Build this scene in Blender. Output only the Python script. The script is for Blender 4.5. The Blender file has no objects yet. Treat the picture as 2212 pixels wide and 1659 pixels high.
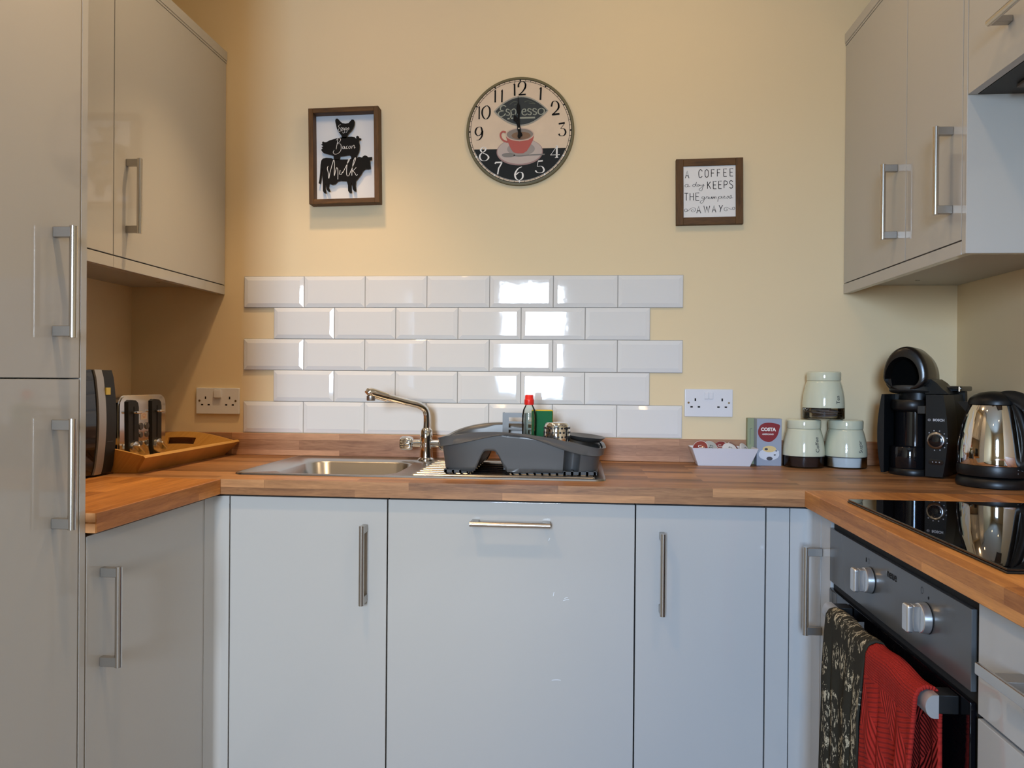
import bpy, bmesh, math, random
from mathutils import Vector, Matrix, Euler
random.seed(7)
PI = math.pi
S = bpy.context.scene
C = S.collection

# ------------------------------------------------------------------ helpers
BEV = [False]
def link(o, parent=None):
    C.objects.link(o)
    if parent is not None: o.parent = parent
    return o
def mesh_obj(name, bm, m, parent=None, smooth=35):
    bmesh.ops.recalc_face_normals(bm, faces=bm.faces)
    me = bpy.data.meshes.new(name); bm.to_mesh(me); bm.free()
    if smooth:
        for p in me.polygons: p.use_smooth = True
        me.set_sharp_from_angle(angle=math.radians(smooth))
    if m is not None: me.materials.append(m)
    o = bpy.data.objects.new(name, me)
    if BEV[0] and smooth:
        wn = o.modifiers.new('even_shading', 'WEIGHTED_NORMAL'); wn.weight = 100; wn.keep_sharp = True
    return link(o, parent)
def tag(o, label=None, cat=None, group=None, kind=None):
    if label: o['label'] = label
    if cat: o['category'] = cat
    if group: o['group'] = group
    if kind: o['kind'] = kind
    return o
def thing(name, label, cat, loc=(0, 0, 0), rz=0, group=None):
    o = link(bpy.data.objects.new(name, None)); o.empty_display_size = .05
    o.location = loc; o.rotation_euler = (0, 0, rz)
    return tag(o, label, cat, group)
from mathutils.geometry import tessellate_polygon
def tess(pts): return [t for t in tessellate_polygon([[Vector((u, v, 0)) for u, v in pts]])]
def NB():
    BEV[0] = False; return bmesh.new()
def box(bm, x0, x1, y0, y1, z0, z1, bev=0, seg=2, M=None):
    r = bmesh.ops.create_cube(bm, size=1)
    vs = r['verts']
    for v in vs:
        v.co = Vector((x0 + (v.co.x + .5) * (x1 - x0), y0 + (v.co.y + .5) * (y1 - y0), z0 + (v.co.z + .5) * (z1 - z0)))
    if bev > 0:
        BEV[0] = True
        es = list({e for v in vs for e in v.link_edges})
        rb = bmesh.ops.bevel(bm, geom=es, offset=bev, segments=seg, affect='EDGES', profile=.5)
        vs = list({v for f in rb['faces'] for v in f.verts} | {v for v in vs if v.is_valid})
    if M is not None:
        for v in vs: v.co = M @ v.co
    return bm
def prism(bm, pts, f, h, M=None):
    """pts 2D outline; f maps (u,v,w)->3D ; extruded w from h[0] to h[1]"""
    a = [bm.verts.new(f(u, v, h[0])) for u, v in pts]; b = [bm.verts.new(f(u, v, h[1])) for u, v in pts]
    n = len(pts)
    if n > 4:
        for t in tess(pts):
            bm.faces.new([a[i] for i in t]); bm.faces.new([b[i] for i in t[::-1]])
    else: bm.faces.new(a); bm.faces.new(b[::-1])
    for i in range(n):
        j = (i + 1) % n
        bm.faces.new((a[j], a[i], b[i], b[j]))
    return bm
XZ = lambda u, v, w: Vector((u, w, v))
XY = lambda u, v, w: Vector((u, v, w))
YZ = lambda u, v, w: Vector((w, u, v))
def lathe(bm, prof, n=48, c=(0, 0, 0), M=None, cap=True):
    rings = []
    for r, z in prof:
        ring = []
        for i in range(n):
            a = 2 * PI * i / n
            p = Vector((r * math.cos(a), r * math.sin(a), z))
            p = (M @ p) if M is not None else p
            ring.append(bm.verts.new(p + Vector(c)))
        rings.append(ring)
    for k in range(len(rings) - 1):
        A, B = rings[k], rings[k + 1]
        for i in range(n):
            j = (i + 1) % n
            bm.faces.new((A[i], A[j], B[j], B[i]))
    if cap:
        bm.faces.new(rings[0][::-1]); bm.faces.new(rings[-1])
    return bm
def tube(bm, pts, r, n=16, cap=True, flat=1.0, up=None):
    """tube along points; r is radius or list"""
    pts = [Vector(p) for p in pts]; N = len(pts)
    rs = r if isinstance(r, (list, tuple)) else [r] * N
    prev = None; rings = []
    for i, p in enumerate(pts):
        t = (pts[min(i + 1, N - 1)] - pts[max(i - 1, 0)]).normalized()
        if prev is None:
            ref = Vector(up) if up else (Vector((0, 0, 1)) if abs(t.z) < .9 else Vector((0, 1, 0)))
            a = (ref - t * ref.dot(t)).normalized()
        else:
            a = (prev - t * prev.dot(t)).normalized()
        prev = a; b = t.cross(a)
        rings.append([bm.verts.new(p + (a * math.cos(2 * PI * k / n) * flat + b * math.sin(2 * PI * k / n)) * rs[i]) for k in range(n)])
    for k in range(N - 1):
        A, B = rings[k], rings[k + 1]
        for i in range(n):
            j = (i + 1) % n
            bm.faces.new((A[i], A[j], B[j], B[i]))
    if cap: bm.faces.new(rings[0][::-1]); bm.faces.new(rings[-1])
    return bm
def cyl(bm, p0, p1, r, n=24, r1=None):
    return tube(bm, [p0, p1], [r, r if r1 is None else r1], n)
def spline(pts, k=8, closed=False):
    """Catmull-Rom through points (any dim tuples)"""
    P = [Vector(p) for p in pts]; n = len(P); out = []
    rng = range(n) if closed else range(n - 1)
    for i in rng:
        if closed: a, b, c, d = P[(i - 1) % n], P[i], P[(i + 1) % n], P[(i + 2) % n]
        else: a, b, c, d = P[max(i - 1, 0)], P[i], P[i + 1], P[min(i + 2, n - 1)]
        for j in range(k):
            t = j / k
            out.append(.5 * ((2 * b) + (c - a) * t + (2 * a - 5 * b + 4 * c - d) * t * t + (3 * b - a - 3 * c + d) * t ** 3))
    if not closed: out.append(P[-1])
    return out
def rrect(x0, x1, y0, y1, r, n=6):
    o = []
    for cx, cy, a0 in ((x1 - r, y1 - r, 0), (x0 + r, y1 - r, PI / 2), (x0 + r, y0 + r, PI), (x1 - r, y0 + r, 1.5 * PI)):
        for i in range(n + 1):
            a = a0 + PI / 2 * i / n
            o.append((cx + r * math.cos(a), cy + r * math.sin(a)))
    return o
def ellipse(cx, cy, rx, ry, n=40): return [(cx + rx * math.cos(2 * PI * i / n), cy + ry * math.sin(2 * PI * i / n)) for i in range(n)]
def loops(bm, ls, cap0=False, cap1=False):
    R = [[bm.verts.new(p) for p in l] for l in ls]
    n = len(R[0])
    for A, B in zip(R, R[1:]):
        for i in range(n):
            j = (i + 1) % n
            bm.faces.new((A[i], A[j], B[j], B[i]))
    if cap0: bm.faces.new(R[0][::-1])
    if cap1: bm.faces.new(R[-1])
    return bm
def pen(bm, pts, f, w=1.0, thick=None, k=6, smooth=True, ang=0.0):
    """a ribbon stroke; w = hairline width, thick = width on vertical strokes; round-ish taper. f maps (u,v)->3D"""
    P = spline([(a, b, 0) for a, b in pts], k) if (smooth and len(pts) > 2) else [Vector((a, b, 0)) for a, b in pts]
    thick = w if thick is None else thick
    L = []; R = []
    for i, p in enumerate(P):
        t = P[min(i + 1, len(P) - 1)] - P[max(i - 1, 0)]
        if t.length < 1e-9: t = Vector((1, 0, 0))
        t.normalize(); n = Vector((-t.y, t.x, 0))
        ww = (w + (thick - w) * abs(t.x * math.sin(ang) + t.y * math.cos(ang)) ** 1.6) / 2
        L.append(bm.verts.new(f(p.x + n.x * ww, p.y + n.y * ww))); R.append(bm.verts.new(f(p.x - n.x * ww, p.y - n.y * ww)))
    for i in range(len(P) - 1):
        try: bm.faces.new((L[i], R[i], R[i + 1], L[i + 1]))
        except ValueError: pass
def flatpoly(bm, pts, f):
    vs = [bm.verts.new(f(u, v)) for u, v in pts]
    if len(pts) > 4:
        for t in tess(pts): bm.faces.new([vs[i] for i in t])
    else: bm.faces.new(vs)
def text(name, s, size, m, f, parent, sx=1.0, bold=0.0, align='CENTER', space=1.0, shear=0):
    cu = bpy.data.curves.new(name, 'FONT'); cu.body = s; cu.size = size; cu.align_x = align; cu.align_y = 'CENTER'
    cu.offset = bold; cu.space_character = space; cu.shear = shear; cu.resolution_u = 4
    o = bpy.data.objects.new(name, cu); C.objects.link(o)
    dg = bpy.context.evaluated_depsgraph_get()
    me = bpy.data.meshes.new_from_object(o.evaluated_get(dg))
    bpy.data.objects.remove(o); bpy.data.curves.remove(cu)
    for v in me.vertices: v.co = f(v.co.x * sx, v.co.y)
    me.materials.clear(); me.materials.append(m); me.name = name
    return link(bpy.data.objects.new(name, me), parent)
def dup(root, loc, rot=None, label=None):
    r = root.copy(); C.objects.link(r); r.location = loc
    if rot is not None: r.rotation_euler = rot
    if label: r['label'] = label
    for ch in list(root.children):
        c = ch.copy(); C.objects.link(c); c.parent = r
        for g in ch.children:
            d = g.copy(); C.objects.link(d); d.parent = c
    return r

# ------------------------------------------------------------------ materials
def srgb(r, g, b):
    f = lambda c: (c / 255 / 12.92) if c / 255 <= .04045 else ((c / 255 + .055) / 1.055) ** 2.4
    return (f(r), f(g), f(b))
def mat(name, col, rough=.5, metal=0, coat=0, spec=.5, trans=0, ior=1.5, bump=0, bscale=200, var=0, coat_r=.03, emit=None, aniso=0):
    m = bpy.data.materials.new(name); m.use_nodes = True
    nt = m.node_tree; b = nt.nodes['Principled BSDF']
    b.inputs['Base Color'].default_value = (*col, 1)
    b.inputs['Roughness'].default_value = rough; b.inputs['Metallic'].default_value = metal
    b.inputs['Coat Weight'].default_value = coat; b.inputs['Coat Roughness'].default_value = coat_r
    b.inputs['Specular IOR Level'].default_value = spec
    b.inputs['Transmission Weight'].default_value = trans; b.inputs['IOR'].default_value = ior
    b.inputs['Anisotropic'].default_value = aniso
    if bump or var:
        tc = nt.nodes.new('ShaderNodeTexCoord'); nz = nt.nodes.new('ShaderNodeTexNoise')
        nz.inputs['Scale'].default_value = bscale; nz.inputs['Detail'].default_value = 3
        nt.links.new(tc.outputs['Object'], nz.inputs['Vector'])
        if bump:
            bp = nt.nodes.new('ShaderNodeBump'); bp.inputs['Strength'].default_value = bump; bp.inputs['Distance'].default_value = .001
            nt.links.new(nz.outputs['Fac'], bp.inputs['Height']); nt.links.new(bp.outputs['Normal'], b.inputs['Normal'])
        if var:
            mx = nt.nodes.new('ShaderNodeMix'); mx.data_type = 'RGBA'
            mx.inputs['A'].default_value = (*[c * (1 - var) for c in col], 1); mx.inputs['B'].default_value = (*[min(1, c * (1 + var)) for c in col], 1)
            nt.links.new(nz.outputs['Fac'], mx.inputs['Factor']); nt.links.new(mx.outputs['Result'], b.inputs['Base Color'])
    return m
def wood(name, dark, light, axis='x', row=.04, length=.34, grain=1.0, rough=.34, staves=True, coat=0.0):
    m = bpy.data.materials.new(name); m.use_nodes = True; nt = m.node_tree; N = nt.nodes; L = nt.links
    b = N['Principled BSDF']; tc = N.new('ShaderNodeTexCoord'); sp = N.new('ShaderNodeSeparateXYZ'); L.new(tc.outputs['Object'], sp.inputs[0])
    def mth(op, a, c):
        n = N.new('ShaderNodeMath'); n.operation = op
        for i, q in enumerate((a, c)):
            if isinstance(q, (int, float)): n.inputs[i].default_value = q
            else: L.new(q, n.inputs[i])
        return n.outputs[0]
    X, Y, Z = sp.outputs
    if axis == 'x': along, ac = X, mth('ADD', Y, mth('MULTIPLY', Z, 1.0))
    elif axis == 'y': along, ac = Y, mth('ADD', X, mth('MULTIPLY', Z, -1.0))
    else: along, ac = Z, mth('ADD', X, Y)
    cb = N.new('ShaderNodeCombineXYZ'); L.new(along, cb.inputs[0]); L.new(ac, cb.inputs[1])
    # second coordinates for the grain, 3D so that every face has its own run
    g1 = N.new('ShaderNodeCombineXYZ')
    L.new(mth('MULTIPLY', along, 1.0), g1.inputs[0]); L.new(mth('MULTIPLY', ac, 9.0), g1.inputs[1])
    if staves:
        br = N.new('ShaderNodeTexBrick'); L.new(cb.outputs[0], br.inputs['Vector'])
        br.inputs['Scale'].default_value = 1; br.inputs['Brick Width'].default_value = length; br.inputs['Row Height'].default_value = row
        br.inputs['Mortar Size'].default_value = .0004; br.inputs['Mortar Smooth'].default_value = .3; br.inputs['Bias'].default_value = 0
        br.inputs['Color1'].default_value = (0, 0, 0, 1); br.inputs['Color2'].default_value = (1, 1, 1, 1); br.inputs['Mortar'].default_value = (.1, .1, .1, 1)
        br.offset = .37; br.offset_frequency = 2
        off = N.new('ShaderNodeVectorMath'); off.operation = 'MULTIPLY_ADD'
        L.new(br.outputs['Color'], off.inputs[0]); off.inputs[1].default_value = (7, 13, 3); L.new(g1.outputs[0], off.inputs[2]); gv = off.outputs[0]
    else: gv = g1.outputs[0]
    nz = N.new('ShaderNodeTexNoise'); nz.inputs['Scale'].default_value = 9; nz.inputs['Detail'].default_value = 8; nz.inputs['Roughness'].default_value = .62; nz.inputs['Distortion'].default_value = .6
    L.new(gv, nz.inputs['Vector'])
    nf = N.new('ShaderNodeTexNoise'); nf.inputs['Scale'].default_value = 45; nf.inputs['Detail'].default_value = 4; L.new(gv, nf.inputs['Vector'])
    fac = mth('ADD', mth('MULTIPLY', nz.outputs['Fac'], .95 * grain), mth('MULTIPLY', nf.outputs['Fac'], .35 * grain))
    fac = mth('SUBTRACT', fac, .65 * grain - (.12 if staves else .4))
    if staves:
        bw = N.new('ShaderNodeRGBToBW'); L.new(br.outputs['Color'], bw.inputs[0]); fac = mth('ADD', fac, mth('MULTIPLY', bw.outputs[0], .62))
    cr = N.new('ShaderNodeValToRGB'); L.new(fac, cr.inputs[0])
    e = cr.color_ramp.elements; e[0].position = 0; e[0].color = (*dark, 1); e[1].position = 1; e[1].color = (*light, 1)
    L.new(cr.outputs[0], b.inputs['Base Color']); b.inputs['Specular IOR Level'].default_value = .35; b.inputs['Roughness'].default_value = rough; b.inputs['Coat Weight'].default_value = coat; b.inputs['Coat Roughness'].default_value = .25
    bp = N.new('ShaderNodeBump'); bp.inputs['Strength'].default_value = .12; bp.inputs['Distance'].default_value = .0006
    L.new(nf.outputs['Fac'], bp.inputs['Height']); L.new(bp.outputs['Normal'], b.inputs['Normal'])
    return m

WALL = mat('wall_paint', srgb(228, 207, 168), .75, bump=.06, bscale=420, spec=.25)
CEIL = mat('ceiling_paint', (.66, .64, .60), .8)
FLOOR = wood('floor_boards', (.20, .17, .14), (.42, .36, .30), 'y', .19, 1.2, rough=.75)
GLOSS = mat('grey_gloss_door', srgb(182, 181, 178), .055, coat=0, coat_r=.02, spec=.5)
MATTG = mat('grey_carcass', srgb(180, 179, 174), .45)
DARK = mat('dark_gap', (.012, .011, .010), .8)
NICK = mat('brushed_nickel', (.60, .565, .52), .24, metal=1)
NICKD = mat('nickel_block', (.42, .40, .37), .36, metal=1)
CHROME = mat('chrome', (.80, .79, .77), .06, metal=1)
STEEL = mat('sink_steel', (.50, .485, .465), .25, metal=1, bump=.03, bscale=900)
WT_X = wood('worktop_wood_x', srgb(104, 68, 40), srgb(202, 148, 98), 'x', .040, .36, rough=.42)
WT_Y_LIT = wood('worktop_wood_y_lit', srgb(142, 84, 34), srgb(230, 160, 86), 'y', .040, .36, rough=.42)  # same oak as WT_X, lighter and oranger: warm lamp light put into colour
UP_X = wood('upstand_wood', srgb(122, 82, 56), srgb(206, 156, 118), 'x', .0325, .36, rough=.4)
ENDG = mat('end_grain_wood', srgb(190, 135, 85), .55, var=.2, bscale=90)
TILE = mat('white_tile_glaze', (.74, .73, .71), .04, spec=.55, bump=.22, bscale=14)
GROUT = mat('grout', (.33, .31, .28), .9)
BLK = mat('black_plastic', (.007, .007, .007), .36, spec=.35)
BLKG = mat('black_gloss', (.006, .006, .007), .07)
BLKS = mat('black_soft', (.013, .013, .012), .5, spec=.3)
GLASSB = mat('black_glass', (.003, .003, .004), .015, spec=.6)
DKGREY = mat('dark_grey_plastic', (.035, .034, .030), .5, spec=.3)
SLV = mat('silver_plastic', (.45, .44, .43), .32, metal=.6)
WHITEP = mat('white_plastic', (.72, .72, .74), .22)
CREAM = mat('cream_ceramic', srgb(206, 208, 182), .10, coat=.6)
COFFEE = mat('ground_coffee', (.035, .012, .006), .9, bump=1, bscale=900)
SUGAR = mat('white_sugar', (.75, .74, .72), .85, bump=.6, bscale=900)
INK = mat('black_ink', (.008, .007, .006), .7, spec=.15)
WHITEINK = mat('white_ink', (.80, .78, .74), .6)
RACK = mat('rack_grey_plastic', (.072, .073, .074), .34, spec=.5)
RACKD = mat('rack_dark', (.02, .02, .021), .5)
YELLOW = mat('sponge_yellow', (.75, .52, .05), .95, bump=1, bscale=350)
GREEN = mat('scourer_green', (.01, .13, .05), .95, bump=1, bscale=700)
RED = mat('red_cap', (.75, .02, .015), .3)
POT = mat('white_bowl', (.74, .73, .76), .45)
TRAYW = wood('tray_wood', srgb(184, 132, 62), srgb(232, 184, 104), 'y', staves=False, grain=.8, rough=.35)
FRAMEW = wood('dark_frame_wood', srgb(44, 28, 8), srgb(126, 86, 38), 'x', staves=False, grain=1.1, rough=.6)
FRAMEV = wood('dark_frame_wood_upright', srgb(44, 28, 8), srgb(126, 86, 38), 'z', staves=False, grain=1.1, rough=.6)
BOARD = mat('white_board', (.78, .76, .73), .7)
FACEC = mat('clock_face_cream', srgb(214, 192, 164), .55, var=.10, bscale=24)
FACED = mat('clock_face_dark', srgb(26, 28, 28), .6, spec=.2)
RIMC = mat('clock_rim_olive', srgb(104, 96, 66), .55, var=.2, bscale=40)

def glass_thin(name, tint=(1, 1, 1), rough=.0, a=.06):
    m = bpy.data.materials.new(name); m.use_nodes = True; nt = m.node_tree; N = nt.nodes; N.clear()
    o = N.new('ShaderNodeOutputMaterial'); t = N.new('ShaderNodeBsdfTransparent'); g = N.new('ShaderNodeBsdfGlossy'); mx = N.new('ShaderNodeMixShader'); fr = N.new('ShaderNodeFresnel')
    t.inputs[0].default_value = (*tint, 1); g.inputs['Roughness'].default_value = rough; fr.inputs[0].default_value = 1.5
    nt.links.new(fr.outputs[0], mx.inputs[0]); nt.links.new(t.outputs[0], mx.inputs[1]); nt.links.new(g.outputs[0], mx.inputs[2]); nt.links.new(mx.outputs[0], o.inputs[0])
    return m
GLASS = glass_thin('clear_glass', (.96, .97, .96))
BOTTLE = glass_thin('clear_bottle', (.90, .94, .90))

# ------------------------------------------------------------------ camera
cam_d = bpy.data.cameras.new('camera'); cam = bpy.data.objects.new('camera', cam_d); C.objects.link(cam)
F = 1653.2656; yaw, pitch, roll = 0.0865178615, -0.00386830771, 0.00844891970
fw = Vector((-math.sin(yaw) * math.cos(pitch), math.cos(yaw) * math.cos(pitch), math.sin(pitch)))
r0 = Vector((math.cos(yaw), math.sin(yaw), 0)); u0 = r0.cross(fw)
rr = math.cos(roll) * r0 + math.sin(roll) * u0; uu = -math.sin(roll) * r0 + math.cos(roll) * u0
cam.matrix_world = Matrix(((rr.x, uu.x, -fw.x, .0457468), (rr.y, uu.y, -fw.y, -2.4272428), (rr.z, uu.z, -fw.z, 1.1574656), (0, 0, 0, 1)))
cam_d.sensor_fit = 'HORIZONTAL'; cam_d.sensor_width = 36; cam_d.lens = F / 2212 * 36; cam_d.clip_start = .02
S.camera = cam

# ------------------------------------------------------------------ room
XL, XR, YB, YR, ZC = -1.4363, 1.1873, 0.0, -5.0, 2.46
def struct(name, bm, m, parent=None, smooth=0):
    o = mesh_obj(name, bm, m, parent, smooth)
    if parent is None: o['kind'] = 'structure'
    return o
bm = NB(); box(bm, XL - .1, XR + .1, YR - .1, .1, -.1, 0); struct('floor', bm, FLOOR)
bm = NB(); box(bm, XL - .1, XR + .1, YR - .1, .1, ZC, ZC + .1); struct('ceiling', bm, CEIL)
bm = NB(); box(bm, XL - .1, XR + .1, 0, .1, 0, ZC); struct('wall_back', bm, WALL)
bm = NB(); box(bm, XL - .1, XL, YR - .1, 0, 0, ZC); struct('wall_left', bm, WALL)
bm = NB(); box(bm, XR, XR + .1, YR - .1, 0, 0, ZC); struct('wall_right', bm, WALL)
WX0, WX1, WZ0, WZ1 = -.76, -.04, .95, 2.12
bm = NB(); box(bm, XL, WX0, YR - .1, YR, 0, ZC); box(bm, WX1, XR, YR - .1, YR, 0, ZC); box(bm, WX0, WX1, YR - .1, YR, 0, WZ0); box(bm, WX0, WX1, YR - .1, YR, WZ1, ZC); struct('wall_rear', bm, WALL)
bm = NB()
for a, b_, c, d in ((WX0, WX1, WZ0, WZ0 + .05), (WX0, WX1, WZ1 - .05, WZ1), (WX0, WX0 + .05, WZ0 + .05, WZ1 - .05), (WX1 - .05, WX1, WZ0 + .05, WZ1 - .05)):
    box(bm, a, b_, YR - .08, YR - .02, c, d)
win = struct('window_1', bm, WHITEP)
bm = NB(); box(bm, WX0 + .05, WX1 - .05, YR - .055, YR - .049, WZ0 + .05, WZ1 - .05); mesh_obj('window_glass', bm, GLASS, win, 0)

# ------------------------------------------------------------------ worktops
D = .6102; XLW, XRW = -.8305, .5683; ZT, TH = .910, .0377
def plate_hole(bm, xs, ys, z0, z1, hole):
    vt = {}; vb = {}
    for i, x in enumerate(xs):
        for j, y in enumerate(ys): vt[i, j] = bm.verts.new((x, y, z1)); vb[i, j] = bm.verts.new((x, y, z0))
    nx, ny = len(xs) - 1, len(ys) - 1
    cells = {(i, j) for i in range(nx) for j in range(ny)} - set(hole)
    for i, j in cells:
        bm.faces.new((vt[i, j], vt[i + 1, j], vt[i + 1, j + 1], vt[i, j + 1])); bm.faces.new((vb[i, j], vb[i, j + 1], vb[i + 1, j + 1], vb[i + 1, j]))
        for (di, dj), (p, q) in {(0, -1): ((i, j), (i + 1, j)), (1, 0): ((i + 1, j), (i + 1, j + 1)), (0, 1): ((i + 1, j + 1), (i, j + 1)), (-1, 0): ((i, j + 1), (i, j))}.items():
            if (i + di, j + dj) not in cells: bm.faces.new((vb[p], vb[q], vt[q], vt[p]))
bm = NB(); plate_hole(bm, [XL + .001, -.775, -.425, XR - .001], [-D, -.49, -.16, -.001], ZT - TH, ZT, [(1, 1)])
wtb = mesh_obj('worktop', bm, WT_X, smooth=0); tag(wtb, 'oak block worktop under the tiled wall that holds the steel sink', 'worktop')
bm = NB(); box(bm, XL + .001, XLW, -1.100, -D - .0006, ZT - TH, ZT, .0012, 1)
wtl = mesh_obj('worktop', bm, WT_Y_LIT); tag(wtl, 'oak block worktop leg beside the tall grey unit, microwave end', 'worktop')
bm = NB(); box(bm, XRW, XR - .001, -1.95, -D - .0006, ZT - TH, ZT, .0012, 1)
wtr = mesh_obj('worktop', bm, WT_Y_LIT); tag(wtr, 'oak block worktop leg over the oven, with the black hob set in', 'worktop')
bm = NB(); box(bm, XLW - .045, XLW - .0008, -1.1012, -1.1, ZT - TH + .001, ZT - .020); box(bm, XLW - .045, XLW - .0008, -1.1012, -1.1, ZT - .017, ZT - .0008)
mesh_obj('cut_end', bm, ENDG, wtl, 0)
bm = NB(); box(bm, XL + .019, XR - .019, -.0185, -.0005, ZT + .0005, .9815, .001, 1)
o = mesh_obj('upstand', bm, UP_X); tag(o, 'low oak upstand strip running below the white tiles', 'upstand')
bm = NB(); box(bm, XR - .018, XR - .0005, -1.6, -.0005, ZT + .0005, .9815, .001, 1)
o = mesh_obj('upstand', bm, WT_Y_LIT); tag(o, 'oak upstand strip on the side wall behind the kettle', 'upstand')

# ------------------------------------------------------------------ tiles
bm = NB(); bg = NB()
TX0, TZ0 = -1.046, .9838
tw, thh, px_, pz_ = .200, .100, .2023, .1019
rnd = random.Random(3)
for r_ in range(5):
    n = 7 if r_ % 2 == 0 else 6
    xo = TX0 + (0 if r_ % 2 == 0 else px_ / 2)
    z0 = TZ0 + r_ * pz_
    box(bg, xo - .001, xo + n * px_ + .001 - (px_ - tw), -.004, -.0002, z0 - .001 * (r_ > 0), z0 + pz_ - .0005)
    for i in range(n):
        x0 = xo + i * px_; x1 = x0 + tw; z1 = z0 + thh
        tx, tz = rnd.uniform(-.004, .004), rnd.uniform(-.005, .005)
        bw = .013
        def P(x, z, y): return (x, y + (x - (x0 + x1) / 2) * tx + (z - (z0 + z1) / 2) * tz, z)
        l0 = [(x0, -.0005, z0), (x1, -.0005, z0), (x1, -.0005, z1), (x0, -.0005, z1)]
        l1 = [P(x0, z0, -.0058), P(x1, z0, -.0058), P(x1, z1, -.0058), P(x0, z1, -.0058)]
        e = .0012
        l1b = [P(x0 + e, z0 + e, -.0066), P(x1 - e, z0 + e, -.0066), P(x1 - e, z1 - e, -.0066), P(x0 + e, z1 - e, -.0066)]
        l2 = [P(x0 + bw, z0 + bw, -.0092), P(x1 - bw, z0 + bw, -.0092), P(x1 - bw, z1 - bw, -.0092), P(x0 + bw, z1 - bw, -.0092)]
        loops(bm, [l0, l1, l1b, l2], cap1=True)
sp = mesh_obj('tile_splashback', bm, TILE, smooth=9); tag(sp, 'splashback of white gloss brick tiles laid in five staggered rows', 'splashback')
mesh_obj('grout', bg, GROUT, sp, 0)

# ------------------------------------------------------------------ cabinet parts
def bar_handle(parent, p, axis, length, out, r=.0065, block=.018):
    """p centre of the handle at the door face; axis along bar; out = outward normal; bar + two square posts (one mesh per piece)"""
    ax = Vector(axis); ou = Vector(out); p = Vector(p); st = .034
    side = ax.cross(ou)
    bm = NB(); cyl(bm, p + ou * st - ax * length / 2, p + ou * st + ax * length / 2, r, 20)
    h = mesh_obj('handle', bm, NICK, parent)
    for s in (-1, 1):
        bm = NB(); c = p + ax * s * (length / 2 - block / 2 - .0015)
        M = Matrix((( *ax, 0), (*side, 0), (*ou, 0), (0, 0, 0, 1))).transposed(); M.translation = c
        box(bm, -block / 2, block / 2, -.006, .006, .0003, st, .0008, 1, M)
        mesh_obj('mounting_block', bm, NICKD, h)
    return h
def door(parent, x0, x1, y0, y1, z0, z1, name='door'):
    bm = NB(); box(bm, x0, x1, y0, y1, z0, z1, .0014, 2)
    return mesh_obj(name, bm, GLOSS, parent)
FZ0, FZ1 = .152, .8655
g = .0015
DD = .5904
# back run
def base_unit(label, xa, xb, hand, dish=False, cat='cabinet', name='base_cabinet'):
    t = thing(name, label, cat, ((xa + xb) / 2, -.3, 0))
    cx = (xa + xb) / 2
    bm = NB(); box(bm, xa - cx + .0005, xb - cx - .0005, .0, .0, 0, 0) if False else None
    L = lambda x: x - cx
    Y = lambda y: y + .3
    bm.free()
    bm = NB(); zt_ = .70 if name == 'base_cabinet' and xa < -.3 else .8715
    box(bm, L(xa) + .0005, L(xb) - .0005, Y(-.5665), Y(-.03), .15, zt_); mesh_obj('carcass', bm, DARK, t, 0)
    bm = NB(); box(bm, L(xa) + .0005, L(xb) - .0005, Y(-.53), Y(-.515), 0, .149); mesh_obj('plinth', bm, MATTG, t, 0)
    d = door(t, L(xa) + g, L(xb) - g, Y(-DD), Y(-.5685), FZ0, FZ1)
    hx, hz, ax = hand
    bar_handle(d, (L(hx), Y(-DD), hz), ax, .192, (0, -1, 0))
    return t
base_unit('grey gloss base cabinet with upright handle, below the sink bowl', -.8162, -.4162, (-.471, .7095, (0, 0, 1)))
dw = base_unit('wide grey gloss front panel with a level bar handle, below the dish rack', -.4162, .1838, (-.1131, .8165, (1, 0, 0)), name='dishwasher', cat='dishwasher')
SCUFF = mat('scuff_white', (.75, .80, .84), .3)
dwf = lambda x, z: (lambda u, v: Vector((x + .1162 + u, -DD + .3 - .0003, z + v)))
dwd = [c for c in dw.children if c.name.startswith('door')][0]
for x_, z_, (a_, b__, c_, d_) in ((.014, .632, (0, 0, .014, .003)), (.017, .637, (0, 0, .008, .003)), (-.010, .640, (0, .002, .002, .012)), (-.022, .775, (0, 0, .003, .006)), (-.012, .44, (0, 0, .022, .001))):
    bm = NB(); pen(bm, [(a_, b__), ((a_ + c_) / 2, (b__ + d_) / 2 + .001), (c_, d_)], dwf(x_, z_), .0012); mesh_obj('scuff_mark', bm, SCUFF, dwd, 0)
base_unit('narrow grey gloss base cabinet with upright handle, between dishwasher and corner post', .1838, .4862, (.2457, .7085, (0, 0, 1)))
# inner corner posts
def corner_post(label, cx, sgn, ylim, xlim):
    """L post whose arms lie in planes x=cx and y=-DD ; sgn=+1: opening toward +x"""
    t = thing('corner_post', label, 'corner post', (cx, -DD, 0))
    R = .016; th = .018
    pts = [(xlim, 0)]
    for i in range(9):
        a = PI / 2 * i / 8
        pts.append((sgn * (R - R * math.sin(a)), -(R - R * math.cos(a))))
    pts.append((0, ylim))
    pts += [(-sgn * th, ylim), (-sgn * th, th), (xlim, th)]
    bm = NB(); prism(bm, pts, XY, (FZ0, FZ1)); mesh_obj('post', bm, GLOSS, t, 30)
    bm = NB(); box(bm, min(-sgn * .06, -sgn * .075), max(-sgn * .06, -sgn * .075), .06, .075, 0, FZ0 - .001); mesh_obj('support', bm, DARK, t, 0)
    return t
corner_post('grey gloss corner post where the sink run meets the microwave run', -.85, 1, -.0618, .0325)
corner_post('grey gloss corner post where the sink run meets the oven run', .5883, -1, -.0755, -.0465)
t = thing('filler_panel', 'slim grey gloss filler strip beside the rounded post near the oven', 'panel', (.5135, -DD, 0))
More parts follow.
